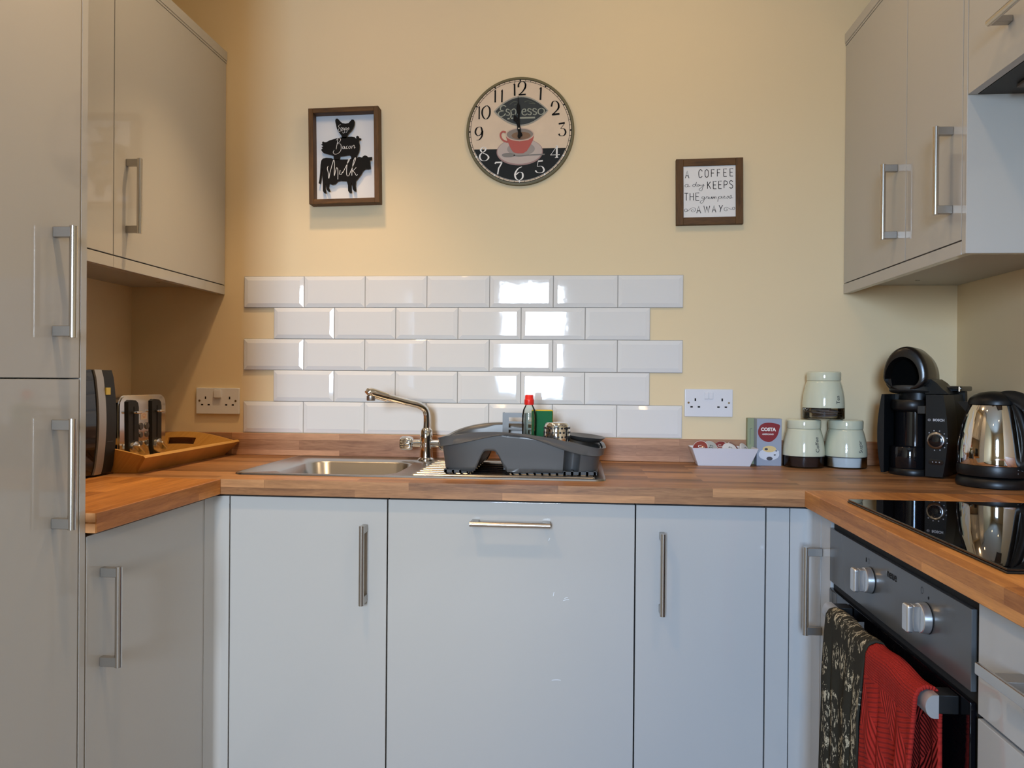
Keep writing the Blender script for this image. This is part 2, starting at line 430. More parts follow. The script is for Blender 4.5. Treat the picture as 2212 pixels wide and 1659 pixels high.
door(t, -.0258, .0265, 0, .0185, FZ0, FZ1, 'panel'); bm = NB(); box(bm, -.02, .02, .07, .085, 0, FZ0 - .001); mesh_obj('support', bm, DARK, t, 0)
# left run
t = thing('base_cabinet', 'grey gloss base cabinet with upright handle, beneath the microwave worktop', 'cabinet', (-1.14, -.876, 0))
bm = NB(); box(bm, -.28, .268, -.222, .2235, .15, .8715); mesh_obj('carcass', bm, DARK, t, 0)
bm = NB(); box(bm, .215, .23, -.222, .2235, 0, .149); mesh_obj('plinth', bm, MATTG, t, 0)
d = door(t, .2705, .29, -.2215, .2225, FZ0, FZ1)
bar_handle(d, (.29, -.176, .7055), (0, 0, 1), .190, (1, 0, 0))
# tall unit
t = thing('tall_cabinet', 'tall grey gloss two-door unit standing at the end of the microwave worktop', 'cabinet', (-1.14, -1.41, 0))
bm = NB(); box(bm, -.29, .29, .292, .308, 0, 2.38); mesh_obj('side_panel', bm, GLOSS, t, 0)
bm = NB(); box(bm, -.29, .2695, -.30, .2915, .15, 2.38); mesh_obj('carcass', bm, MATTG, t, 0)
bm = NB(); box(bm, .215, .23, -.30, .2915, 0, .149); mesh_obj('plinth', bm, MATTG, t, 0)
for za, zb, ha, hb in ((1.1560, 2.35, 1.416, 1.226), (FZ0, 1.1542, 1.0865, .8965)):
    d = door(t, .2705, .29, -.30, .2885, za, zb)
    bar_handle(d, (.29, .222, (ha + hb) / 2), (0, 0, 1), .190, (1, 0, 0))
# wall units, left
WZ0_, WZ1_ = 1.4635, 2.1925
def wall_unit(label, xf, sg, ya, yb, doors, zb_=1.4635, zt_=2.1925, wx=None):
    """xf = door face plane, sg=+1 faces +x. doors: (y0,y1,handle_y)"""
    yc = (ya + yb) / 2; t = thing('wall_cabinet', label, 'cabinet', (xf - sg * .16, yc, zb_))
    X = lambda d_: sg * (.16 - d_)     # depth d_ behind the face
    depth = abs(wx - xf)
    def bx(bm, d0, d1, y0, y1, z0, z1, bev=0): box(bm, min(X(d0), X(d1)), max(X(d0), X(d1)), y0 - yc, y1 - yc, z0 - zb_, z1 - zb_, bev)
    bm = NB(); bx(bm, .0205, depth - .001, ya, yb, zb_ - .005, zt_ + .005); mesh_obj('carcass', bm, MATTG, t, 0)
    for y0, y1, hy in doors:
        bm = NB(); bx(bm, 0, .0195, y0 + .0012, y1 - .0012, zb_ + .0015, zt_ - .0015, .0014); d = mesh_obj('door', bm, GLOSS, t)
        if hy is not None: bar_handle(d, (X(0), hy - yc, 1.624 - zb_), (0, 0, 1), .192, (sg, 0, 0))
    bm = NB(); bx(bm, .0, .0195, ya, yb, zb_ - .030, zb_ - .0012, .001); mesh_obj('pelmet', bm, GLOSS, t)
    bm = NB(); bx(bm, -.004, .05, ya, yb, zt_ + .0055, zt_ + .036, .003); bx(bm, -.001, .02, ya, yb, zt_ - .0005, zt_ + .0052); mesh_obj('cornice', bm, GLOSS, t)
    for yy in (ya + .12, yb - .12): bm = NB(); lathe(bm, [(.006, -.0012), (.006, 0)], 12, (X(depth * .5), yy - yc, -.005)); mesh_obj('fixing_cap', bm, NICKD, t)
    return t
wall_unit('grey gloss wall cabinet on the warm-lit side, reaching back to the tiled wall corner', -1.1146, 1, -.6068, -.001, [(-.6068, -.001, -.5515)], wx=XL)
wall_unit('grey gloss wall cabinet mostly hidden behind the tall unit', -1.1146, 1, -1.0995, -.6072, [(-1.0995, -.6072, None)], wx=XL)
t = wall_unit('grey gloss two-door wall cabinet above the coffee machine', .8525, -1, -.7265, -.001, [(-.4455, -.001, -.391), (-.7265, -.4455, -.6815)], wx=XR)
bm = NB(); box(bm, .8525, XR - .001, -.7455, -.7275, 1.4335, 2.2285, .0008, 1); o = mesh_obj('end_panel', bm, GLOSS)
o.parent = t; o.location = (-t.location.x, -t.location.y, -t.location.z)
# extractor cabinet
t = thing('extractor_cabinet', 'grey gloss cabinet hung higher over the hob, its handle at the picture edge', 'cabinet', (1.0, -1.05, 1.765))
bm = NB(); box(bm, -.127, .186, -.30, .303, .0, .44); mesh_obj('carcass', bm, DKGREY, t, 0)
bm = NB(); box(bm, -.1475, -.1285, -.30, .3025, .0, .4275, .0012); d = mesh_obj('door', bm, GLOSS, t)
bar_handle(d, (-.1475, .06, .082), (0, 1, 0), .192, (-1, 0, 0))
bm = NB(); box(bm, -.152, .186, -.30, .303, .441, .464, .002); mesh_obj('cornice', bm, GLOSS, t)
bm = NB(); box(bm, -.08, .15, -.25, .25, -.008, -.0005, .002); mesh_obj('filter_plate', bm, mat('filter_brown', (.10, .07, .05), .5), t)

# right run fronts
XF = .5883
t = thing('pull_out_cabinet', 'very narrow grey gloss door with upright handle squeezed between corner post and oven', 'cabinet', (XF + .3, -.7005, 0))
door(t, -.3, -.281, -.0335, .0325, FZ0, FZ1)
bm = NB(); box(bm, -.28, .25, -.0335, .0325, .15, .8715); mesh_obj('carcass', bm, DARK, t, 0)
bm = NB(); box(bm, -.24, -.225, -.0335, .0325, 0, .149); mesh_obj('plinth', bm, MATTG, t, 0)
bar_handle(t, (-.3, .0262, .6955), (0, 0, 1), .196, (-1, 0, 0))
# drawers
t = thing('drawer_cabinet', 'grey gloss drawer unit next to the oven at the picture edge', 'drawer unit', (XF + .3, -1.64, 0))
bm = NB(); box(bm, -.28, .25, -.296, .296, .15, .8715); mesh_obj('carcass', bm, DARK, t, 0)
bm = NB(); box(bm, -.24, -.225, -.296, .296, 0, .149); mesh_obj('plinth', bm, MATTG, t, 0)
for za, zb in ((.7125, FZ1), (.435, .7065), (FZ0, .429)):
    d = door(t, -.3, -.281, -.296, .2985, za, zb, 'drawer')
    zc = za + .087 if za > .7 else zb - .08
    # flat strap handle
    bm = NB(); box(bm, -.340, -.334, .035, .228, zc - .0075, zc + .0075, .0015); h = mesh_obj('handle', bm, NICK, d)
    for yy in (.180, .06): bm = NB(); box(bm, -.3345, -.3002, yy - .015, yy + .015, zc - .0065, zc + .0065, .001); mesh_obj('mounting_block', bm, NICKD, h)

# ------------------------------------------------------------------ oven
OY0, OY1 = -1.334, -.7355
OVP = mat('oven_panel_grey', (.078, .080, .080), .2, metal=0)
t = thing('oven', 'built-in oven with grey control panel and black glass door below the hob', 'oven', (XF + .3, (OY0 + OY1) / 2, .25))
oc = (OY0 + OY1) / 2
W = lambda x, y, z: Vector((x - XF - .3, y - oc, z - .25))
def ob(bm, x0, x1, y0, y1, z0, z1, bev=0, seg=2): a = W(x0, y0, z0); b_ = W(x1, y1, z1); box(bm, a.x, b_.x, a.y, b_.y, a.z, b_.z, bev, seg)
bm = NB(); ob(bm, XF + .006, XF + .55, OY0 + .001, OY1 - .001, .152, .8715); mesh_obj('housing', bm, DARK, t, 0)
bm = NB(); ob(bm, XF + .05, XF + .065, OY0 + .001, OY1 - .001, .0, .151); mesh_obj('plinth', bm, MATTG, t, 0)
bm = NB(); ob(bm, XF - .003, XF + .0055, OY0 + .005, OY1 - .002, .7365, .850, .0012); pn = mesh_obj('control_panel', bm, OVP, t)
bm = NB(); ob(bm, XF - .0036, XF + .0055, OY0 + .005, OY1 - .002, .262, .722, .002); dr = mesh_obj('door', bm, GLASSB, t)
bm = NB(); ob(bm, XF - .0042, XF + .0055, OY1 - .050, OY1 - .004, .68, .719, .001); ob(bm, XF - .0048, XF + .005, OY1 - .026, OY1 - .0235, .68, .719); mesh_obj('corner_trim', bm, OVP, dr)
# knobs
for ky in (-.967, -1.1945):
    bm = NB(); c = W(XF - .003, ky, .7965); MX = Matrix.Rotation(-PI / 2, 3, 'Y')
    lathe(bm, [(.0235, 0), (.0235, .004), (.0225, .012), (.0215, .013)], 40, c, MX.to_4x4())
    kb = mesh_obj('knob', bm, mat('knob_silver', (.66, .65, .63), .26, metal=.85), t)
    bm = NB(); pts = []
    box(bm, -.012, 0, -.0105, .0105, -.0215, .0215, .004, 3, Matrix.Translation(c + Vector((-.022, 0, 0))))
    box(bm, -.010, 0, -.0075, .0075, -.020, .020, .001, 1, Matrix.Translation(c + Vector((-.0125, 0, 0))))
    mesh_obj('grip', bm, kb.data.materials[0], kb)
    bm = NB(); lathe(bm, [(.0242, 0), (.0242, .0015)], 40, c + Vector((-.0001, 0, 0)), MX.to_4x4()); mesh_obj('seal', bm, BLK, kb)
fo = lambda xf_, yc, zc, off=.0: (lambda u, v: W(xf_, yc - u, zc + v))
text('lettering', 'neue', .021, INK, fo(XF - .0034, -1.062, .829), pn, bold=.0004)
bm = NB()
fp = lambda y, z: (lambda u, v: W(XF - .0034, y - u, z + v))
flatpoly(bm, [(-.002, -.004), (.002, -.004), (.002, .004), (-.002, .004)], fp(-.945, .829))
mesh_obj('symbol', bm, INK, pn, 0)
for cy_ in (-.958, -1.178):
    bm = NB(); pen(bm, ellipse(0, 0, .004, .005, 16) + [(.004, 0)], fp(cy_, .829 if cy_ > -1 else .835), .0006, smooth=False); mesh_obj('symbol', bm, INK, pn, 0)
bm = NB(); flatpoly(bm, ellipse(0, 0, .0016, .0026, 12), fp(-1.20, .829))
mesh_obj('symbol', bm, INK, pn, 0)
# oven handle rail
bm = NB()
rx, rz = .549, .7035; prof = []
for i in range(13):
    a = -PI / 2 + PI * i / 12
    prof.append((rx - .010 * math.cos(a) * 1.2, rz + .0165 * math.sin(a)))
prof += [(rx + .006, rz + .0165), (rx + .006, rz - .0165)]
prism(bm, [(W(x, 0, 0).x, W(0, 0, z).z) for x, z in prof], lambda u, v, w: Vector((u, w, v)), (W(0, -1.304, 0).y, W(0, -.845, 0).y))
rail = mesh_obj('handle', bm, SLV, dr)
for ya in (-.866, -1.285): bm = NB(); ob(bm, rx + .0065, XF - .0045, ya - .016, ya + .016, rz - .011, rz + .016, .002); mesh_obj('bracket', bm, BLK, rail)

# ------------------------------------------------------------------ hob
t = thing('induction_hob', 'black glass hob set into the worktop in front of the kettle', 'hob', (.87, -1.075, ZT + .0004))
bm = NB(); x0, x1, y0, y1 = -.262, .245, -.297, .297; c_ = .018
box(bm, x0 - .0015, x1 + .0015, y0 - .0015, y1 + .0015, 0, .003, .001, 1); mesh_obj('rim', bm, BLK, t)
bm = NB(); box(bm, x0, x1, y0, y1, .0032, .0068, .0008, 1); gl = mesh_obj('glass_top', bm, GLASSB, t)

# ------------------------------------------------------------------ sink + tap
t = thing('sink', 'stainless steel inset sink with one small bowl and ribbed drainer', 'sink', (-.36, -.27, ZT))
sx, sy = .36, .27
Z = 0.0
bm = NB(); n_ = 8
def LP(x0, x1, y0, y1, r, z): return [(x + sx, y + sy, z) for x, y in rrect(x0, x1, y0, y1, r, n_)]
ox0, ox1, oy0, oy1 = -.846, .117, -.520, -.045
bx0, bx1, by0, by1 = -.757, -.437, -.480, -.170
loops(bm, [LP(ox0, ox1, oy0, oy1, .03, .0004), LP(ox0 + .0015, ox1 - .0015, oy0 + .0015, oy1 - .0015, .029, .0042),
           LP(ox0 + .009, ox1 - .009, oy0 + .009, oy1 - .009, .025, .0046), LP(ox0 + .015, ox1 - .015, oy0 + .015, oy1 - .015, .021, .0016),
           LP(bx0 - .006, bx1 + .006, by0 - .006, by1 + .006, .066, .0016), LP(bx0, bx1, by0, by1, .06, -.003),
           LP(bx0 + .012, bx1 - .012, by0 + .012, by1 - .012, .055, -.135), LP(bx0 + .022, bx1 - .022, by0 + .022, by1 - .022, .048, -.148),
           LP(bx0 + .05, bx1 - .05, by0 + .05, by1 - .05, .035, -.151)], cap1=True)
mesh_obj('basin', bm, STEEL, t, 50)
bm = NB()
for k in range(9):
    y = -.465 + k * .043
    a = LP(-.385, .09, y - .007, y + .007, .0068, .0012); 
    b_ = LP(-.381, .086, y - .0035, y + .0035, .0034, .0050)
    loops(bm, [a, b_], cap1=True)
mesh_obj('drainer_rib', bm, STEEL, t, 60)['kind'] = 'stuff'
bm = NB(); lathe(bm, [(.038, -.1508), (.038, -.148), (.03, -.147), (.0, -.1475)], 32, ((bx0 + bx1) / 2 + sx, (by0 + by1) / 2 + sy, 0), cap=False); mesh_obj('waste', bm, CHROME, t)

t = thing('mixer_tap', 'chrome monobloc mixer tap with swan spout and cross-bar taps', 'tap', (-.417, -.115, ZT + .002))
bm = NB(); lathe(bm, [(.026, 0), (.026, .005), (.020, .010), (.0185, .03), (.0185, .05), (.0195, .07), (.018, .092), (.013, .100)], 32); mesh_obj('body', bm, CHROME, t)
bm = NB()
sp_pts = spline([(0, 0, .095), (.001, 0, .12), (.000, -.002, .145), (-.006, -.010, .160), (-.022, -.026, .171), (-.055, -.055, .181), (-.10, -.098, .196), (-.128, -.125, .205)], 8)
tube(bm, sp_pts, .0105, 20)
tube(bm, [(-.098, -.096, .1955), (-.100, -.098, .196), (-.137, -.134, .2085), (-.143, -.140, .2085), (-.146, -.143, .2055)], [.0105, .0145, .0150, .0135, .009], 22)
spo = mesh_obj('spout', bm, CHROME, t)
bm = NB(); lathe(bm, [(.0115, -.014), (.0125, -.012), (.0125, 0)], 24, (-.137, -.134, .199)); mesh_obj('aerator', bm, NICKD, spo)
for s in (-1, 1):
    bm = NB(); tube(bm, [(s * .012, 0, .052), (s * .040, 0, .052)], .0115, 20)
    arm = mesh_obj('valve', bm, CHROME, t)
    bm = NB(); M = Matrix.Translation((s * .040, 0, .052)) @ Matrix.Rotation(s * PI / 2, 4, 'Y')
    n = 48; ring = []
    prof = [(.014, 0), (.019, .004), (.0205, .010), (.0205, .034), (.018, .039), (.005, .040)]
    R = []
    for r_, z in prof:
        R.append([bm.verts.new(M @ Vector(((r_ * (1 + (.05 * math.cos(a_ * 8) if .004 < z < .037 else 0))) * math.cos(a_), (r_ * (1 + (.05 * math.cos(a_ * 8) if .004 < z < .037 else 0))) * math.sin(a_), z))) for a_ in [2 * PI * i / n for i in range(n)]])
    for A, B in zip(R, R[1:]):
        for i in range(n): bm.faces.new((A[i], A[(i + 1) % n], B[(i + 1) % n], B[i]))
    bm.faces.new(R[-1]); bm.faces.new(R[0][::-1])
    mesh_obj('knob', bm, CHROME, arm, 50)
bm = NB(); tube(bm, [(.01, -.008, .088), (.016, -.014, .092)], .004, 10); mesh_obj('indicator', bm, NICKD, t)

# ------------------------------------------------------------------ dish rack
t = thing('dish_rack', 'grey plastic dish drainer with wavy rim and arched foot, on the sink drainer', 'dish rack', (-.105, -.30, ZT + .0055))
rxc, ryc = .216, .150
def plan(s, k=0.0):
    """superellipse plan; s 0..1 ; returns x,y, unit radius scale k outward"""
    a = 2 * PI * s; c_, s_ = math.cos(a), math.sin(a); e = .32
    x = math.copysign(abs(c_) ** e, c_) * (rxc + k); y = math.copysign(abs(s_) ** e, s_) * (ryc + k)
    return x, y
def rim_z(x, y):
    u = (x + rxc) / (2 * rxc); u = max(0, min(1, u))
    front = .083 + .026 * math.sin(PI * min(1, u * 1.05) ** .8) - .018 * u * u + .002
    back = .083 + .036 * math.sin(PI * min(1, u) ** .72) - .018 * u * u
    v = max(0, min(1, (y + ryc) / (2 * ryc)))
    return front * (1 - v) + back * v
NS = 240
# dense sampling of the plan by arc length
raw = [plan(i / 2000) for i in range(2000)]
acc = [0]
for i in range(1, 2001):
    a, b_ = raw[i - 1], raw[i % 2000]; acc.append(acc[-1] + math.hypot(b_[0] - a[0], b_[1] - a[1]))
pl = []; j = 0
for i in range(NS):
    tgt = acc[-1] * i / NS
    while acc[j + 1] < tgt: j += 1
    pl.append(raw[j % 2000])
def arch(x):
    """height of the arch opening at x (0 = closed)"""
    a0, a1, b0, b1 = -.113, -.089, -.069, -.042
    x = x - (.0)
    if x <= a0 - .018 or x >= b1 + .012: return 0
    if x < a1: return .056 * (.5 - .5 * math.cos(PI * (x - (a0 - .018)) / (a1 - a0 + .018)))
    if x > b0: return .056 * (.5 - .5 * math.cos(PI * ((b1 + .012) - x) / (b1 + .012 - b0)))
    return .056
bm = NB(); cols = []
for (x, y) in pl:
    zt_ = rim_z(x, y)
    zb_ = .004 + (arch(x) if abs(y) > ryc * .86 else 0)
    col = []
    for q in range(9):
        f_ = q / 8; z = zb_ + (zt_ - zb_) * f_
        k = 1 - .055 * (1 - z / .09) ** 1.0   # taper inward toward the foot
        nx = x * k; ny = y * k
        if y < 0 and .119 < x < .162: ny += .034 * math.sin(PI * (x - .119) / .043) ** .5 * (1 if q < 8 else .4)
        col.append(bm.verts.new((nx, ny, z)))
    cols.append(col)
for i in range(NS):
    A, B = cols[i], cols[(i + 1) % NS]
    for q in range(8): bm.faces.new((A[q], B[q], B[q + 1], A[q + 1]))
body = mesh_obj('tub', bm, RACK, t, 50)
md = body.modifiers.new('thickness', 'SOLIDIFY'); md.thickness = .003; md.offset = -1
# flared rim band
bm = NB(); R = [[], [], [], [], []]
for (x, y) in pl:
    zt_ = rim_z(x, y); L_ = math.hypot(x / rxc, y / ryc); s_ = 1
    u = (x + rxc) / (2 * rxc)
    drop = .014 + .009 * math.cos(2 * PI * u * 1.35 - .9) if y < 0 else .012
    for q, (k, dz) in enumerate(((.0006, -drop - .0015), (.0045, -drop), (.0065, -.004), (.010, .0015), (.001, .0005))):
        R[q].append((x * (1 + k / rxc), y * (1 + k / ryc), zt_ + dz))
loops(bm, R)
mesh_obj('rim', bm, mat('rack_rim_grey', (.105, .107, .105), .3), t, 60)
# floor grid
bm = NB()
for k in range(21):
    x = -.195 + k * .0195
    box(bm, x - .003, x + .003, -.138, .138, .0 + (arch(x) + .003 if arch(x) > .001 else .0), .010 + (arch(x) if arch(x) > .001 else 0))
box(bm, -.200, -.135, -.138, -.130, 0, .008); box(bm, -.024, .200, -.138, -.130, 0, .008); box(bm, -.200, -.135, .130, .138, 0, .008); box(bm, -.024, .200, .130, .138, 0, .008)
mesh_obj('base_grid', bm, RACKD, t, 0)
# tunnel surface under the arch
bm = NB(); xs = [-.133 + i * .105 / 40 for i in range(41)]
for i in range(40):
    za, zb = arch(xs[i]) + .003, arch(xs[i + 1]) + .003
    bm.faces.new([bm.verts.new(p) for p in ((xs[i] * .985, -.138, za), (xs[i + 1] * .985, -.138, zb), (xs[i + 1] * .985, .138, zb), (xs[i] * .985, .138, za))])
bmesh.ops.remove_doubles(bm, verts=bm.verts, dist=1e-5)
mesh_obj('arch_tunnel', bm, RACK, t, 60)
# slotted cutlery holder
bm = NB()
hx0, hx1, hy0, hy1, hz0, hz1 = -.069, .064, .098, .137, .012, .1495
hxs = [hx0, hx0 + .022, hx1 - .022, hx1]; sl = [hz0, .088, .100, .106, .118, .124, .136, hz1]
for (z0_, z1_, kind) in ((sl[0], sl[1], 0), (sl[1], sl[2], 1), (sl[2], sl[3], 0), (sl[3], sl[4], 1), (sl[4], sl[5], 0), (sl[5], sl[6], 1), (sl[6], sl[7], 0)):
    if kind == 0: box(bm, hx0, hx1, hy0, hy0 + .003, z0_, z1_)
    else: box(bm, hx0, hx0 + .018, hy0, hy0 + .003, z0_, z1_); box(bm, -.006, .006, hy0, hy0 + .003, z0_, z1_); box(bm, hx1 - .018, hx1, hy0, hy0 + .003, z0_, z1_)
box(bm, hx0, hx1, hy1 - .003, hy1, hz0, .06); box(bm, hx0, hx0 + .003, hy0 + .003, hy1 - .003, hz0, hz1); box(bm, hx1 - .003, hx1, hy0 + .003, hy1 - .003, hz0, hz1)
mesh_obj('cutlery_holder', bm, RACK, t, 0)
# cup tray at the low end
bm = NB(); c_ = (.172, .045)
E = lambda rx_, ry_, z: [(c_[0] + p[0], c_[1] + p[1], z - p[0] * .10) for p in ellipse(0, 0, rx_, ry_, 40)]
loops(bm, [E(.040, .062, .076), E(.054, .084, .088), E(.056, .087, .090), E(.052, .082, .088), E(.037, .058, .078)], cap0=True, cap1=True)
mesh_obj('cup_tray', bm, RACK, t, 50)
zr = ZT + .0055 + .011
# washing up bottle
t = thing('washing_up_bottle', 'clear washing-up liquid bottle with red cap standing in the dish rack', 'bottle', (-.0930, -.258, zr))
bm = NB()
prof = [(.6, 0), (1, .004), (1.02, .03), (.95, .08), (1.0, .115), (.98, .135), (.85, .150), (.55, .162), (.42, .168)]
loops(bm, [[(p[0], p[1], z) for p in ellipse(0, 0, .0205 * k, .013 * k + .002, 36)] for k, z in prof], cap0=True)
mesh_obj('shell', bm, BOTTLE, t, 60)
bm = NB(); loops(bm, [[(p[0], p[1], z) for p in ellipse(0, 0, .0185 * k, .011 * k + .001, 36)] for k, z in ((.9, .004), (1, .02), (.95, .05), (.93, .075))], cap0=True, cap1=True)
mesh_obj('green_liquid', bm, mat('green_liquid', (.25, .36, .12), .15), t, 60)
bm = NB(); lathe(bm, [(.0135, .164), (.0140, .166), (.0140, .178), (.0125, .180), (.0118, .190), (.0105, .192)], 28); mesh_obj('cap', bm, RED, t)
# sponge
t = thing('sponge', 'yellow sponge with dark green scourer side, upright behind the bottle', 'sponge', (-.0560, -.2325, zr), rz=.0)
bm = NB(); box(bm, -.031, .029, -.006, -.0003, .001, .1465, .003); mesh_obj('scourer', bm, GREEN, t)
bm = NB(); box(bm, -.032, .030, 0, .016, .0, .149, .004); mesh_obj('foam', bm, YELLOW, t)
# perforated steel cup
t = thing('steel_strainer_cup', 'shiny perforated steel cutlery cup turned over in the dish rack', 'strainer', (-.012, -.325, zr))
bm = NB(); n = 60; R = []
prof = [(.0375, 0.0), (.0372, .05), (.0365, .085), (.0355, .100), (.0345, .110), (.0315, .117), (.027, .119), (.001, .119)]
lathe(bm, prof, 60, cap=False); cup = mesh_obj('shell', bm, CHROME, t, 50)
bm = NB()
for zi in range(3):
    for k in range(22):
        a = 2 * PI * (k + .5 * (zi % 2)) / 22; z = .080 + zi * .012; r_ = .0368 - zi * .0005
        M = Matrix.Translation((r_ * math.cos(a), r_ * math.sin(a), z)) @ Matrix.Rotation(a, 4, 'Z') @ Matrix.Rotation(PI / 2, 4, 'Y')
        lathe(bm, [(.003, 0), (.003, .0006)], 10, (0, 0, 0), M)
for v in bm.verts: pass
mesh_obj('perforation', bm, RACKD, cup, 0)

# ------------------------------------------------------------------ storage jars
def jar(label, word, x, y, z, fill, group='cream storage jars'):
    t = thing('storage_jar', label, 'jar', (x, y, z), group=group)
    bm = NB(); lathe(bm, [(.050, 0), (.0575, .002), (.0588, .005), (.0588, .034)], 56, cap=False)
    mesh_obj('glass_base', bm, GLASS, t, 50)
    bm = NB()
    if word == 'Tea':
        rng = random.Random(5)
        for k in range(10):
            M = Matrix.Translation((rng.uniform(-.02, .02), rng.uniform(-.02, .02), .008 + k * .0028)) @ Matrix.Rotation(rng.uniform(0, 6), 4, 'Z') @ Matrix.Rotation(rng.uniform(-.06, .06), 4, 'X')
            box(bm, -.026, .026, -.028, .028, 0, .0035, .0015, 1, M)
    else: lathe(bm, [(.050, .0032), (.0572, .0045), (.0572, .031), (.05, .033)], 48)
    mesh_obj('contents', bm, fill, t, 40)
    bm = NB(); lathe(bm, [(.0560, .0345), (.0590, .0345), (.0592, .037), (.0592, .045), (.0582, .062), (.0555, .080), (.0515, .098), (.0485, .108), (.0470, .1135), (.0455, .1140), (.044, .112)], 64, cap=False)
    bd = mesh_obj('body', bm, CREAM, t, 60)
    bm = NB(); lathe(bm, [(.0440, .1146), (.0476, .1146), (.0480, .117), (.0482, .136), (.0470, .1395), (.0440, .1410), (.001, .1412)], 56, cap=False); mesh_obj('lid', bm, CREAM, t, 50)
    # vertical word, reading upward, wrapped round the body
    a0 = -PI / 2 + .44
    def f(u, v):
        zz = .0465 + u; k = (zz - .045) / .05; r_ = .0595 - .0045 * max(0, k) ** 1.6
        r_ = .0594 if zz < .05 else (.0592 - (zz - .045) * .058 - max(0, zz - .06) * .09)
        a = a0 - v / .0585
        return Vector((r_ * math.cos(a), r_ * math.sin(a), zz)) + Vector((math.cos(a), math.sin(a), 0)) * .0003
    text('lettering', word, .0175, mat('grey_print', (.06, .06, .06), .5), f, bd, sx=.95, bold=.0001, align='LEFT')
    return t
jar('cream ceramic jar marked Coffee with dark coffee showing at its glass foot', 'Coffee', .715, -.0835, ZT + .0003, COFFEE)
jar('cream ceramic jar marked Sugar with white sugar showing at its glass foot', 'Sugar', .8360, -.0835, ZT + .0003, SUGAR)
jar('cream ceramic jar marked Tea balanced on top of the two others', 'Tea', .7715, -.0835, ZT + .0003 + .1416, mat('tea_bags', (.16, .12, .10), .6, var=.5, bscale=60))

# ------------------------------------------------------------------ pod box, dish
BOXG = mat('box_blue_grey', srgb(150, 158, 172), .35)
t = thing('coffee_box', 'upright blue-grey COSTA coffee box with red emblem and cup picture', 'box', (.6155, -.062, ZT + .0003))
bm = NB(); box(bm, -.0362, .0362, -.02, .02, 0, .141, .0008, 1); cb_ = mesh_obj('carton', bm, BOXG, t)
fb = lambda u, v: Vector((u, -.0203, v)); fb2 = lambda u, v: Vector((u, -.0206, v)); fb3 = lambda u, v: Vector((u, -.0209, v))
bm = NB()
# zoom px -> local: px x 885..1175 -> -.0362...0362 ; y 672..1230 -> .141..0
zx = lambda X, Y: ((X - 1030) / 290 * .0724, (1230 - Y) / 558 * .141)
blob = spline([(*zx(a, b), 0) for a, b in [(1000, 720), (1070, 722), (1150, 745), (1145, 800), (1125, 870), (1085, 920), (1030, 948), (960, 930), (910, 880), (898, 820), (920, 760), (955, 732)]], 6, True)
flatpoly(bm, [(p.x, p.y) for p in blob], fb); mesh_obj('emblem', bm, mat('deep_red', (.22, .008, .012), .35), cb_, 0)
cx_, cz_ = zx(1018, 800); text('lettering', 'COSTA', .0138, WHITEINK, lambda u, v: fb2(u + cx_, v + cz_), cb_, bold=.0007, sx=.95)
cx2, cz2 = zx(1014, 856); text('lettering', 'AMERICANO', .0058, WHITEINK, lambda u, v: fb2(u + cx2, v + cz2), cb_, bold=.0002)
bm = NB(); c1 = zx(1028, 1095); flatpoly(bm, ellipse(*c1, .030, .0175), fb); c1 = zx(1035, 1050); flatpoly(bm, ellipse(c1[0], c1[1] - .003, .0215, .017), fb2)
pen(bm, [(*zx(1105, 1050),), (*zx(1140, 1060),), (*zx(1120, 1095),), (*zx(1085, 1100),)], fb2, .003); mesh_obj('printed_cup', bm, mat('print_white', (.62, .65, .70), .4), cb_, 0)
bm = NB(); c1 = zx(1032, 1030); flatpoly(bm, ellipse(c1[0], c1[1], .0195, .0095), fb3); mesh_obj('printed_coffee', bm, mat('print_cream', srgb(216, 190, 130), .4), cb_, 0)
bm = NB(); c1 = zx(1035, 1143); flatpoly(bm, ellipse(c1[0], c1[1], .009, .0055), fb3); c1 = zx(995, 1032); flatpoly(bm, ellipse(c1[0], c1[1], .005, .0035), lambda u, v: Vector((u, -.0212, v))); mesh_obj('printed_spot', bm, mat('print_dark', (.05, .05, .06), .4), cb_, 0)
t = thing('tea_box', 'pale green carton mostly hidden behind the blue-grey coffee box', 'box', (.6045, -.0305, ZT + .0003))
bm = NB(); box(bm, -.044, .035, -.0105, .0105, 0, .1405, .0006, 1); cg = mesh_obj('carton', bm, mat('carton_green', srgb(140, 146, 110), .45), t)
bm = NB(); pen(bm, [(-.036, .108), (-.036, .06)], lambda u, v: Vector((u, -.0107, v)), .0015); pen(bm, [(-.036, .108), (-.030, .108)], lambda u, v: Vector((u, -.0107, v)), .0015); mesh_obj('printed_line', bm, mat('print_grey', (.1, .11, .09), .5), cg, 0)

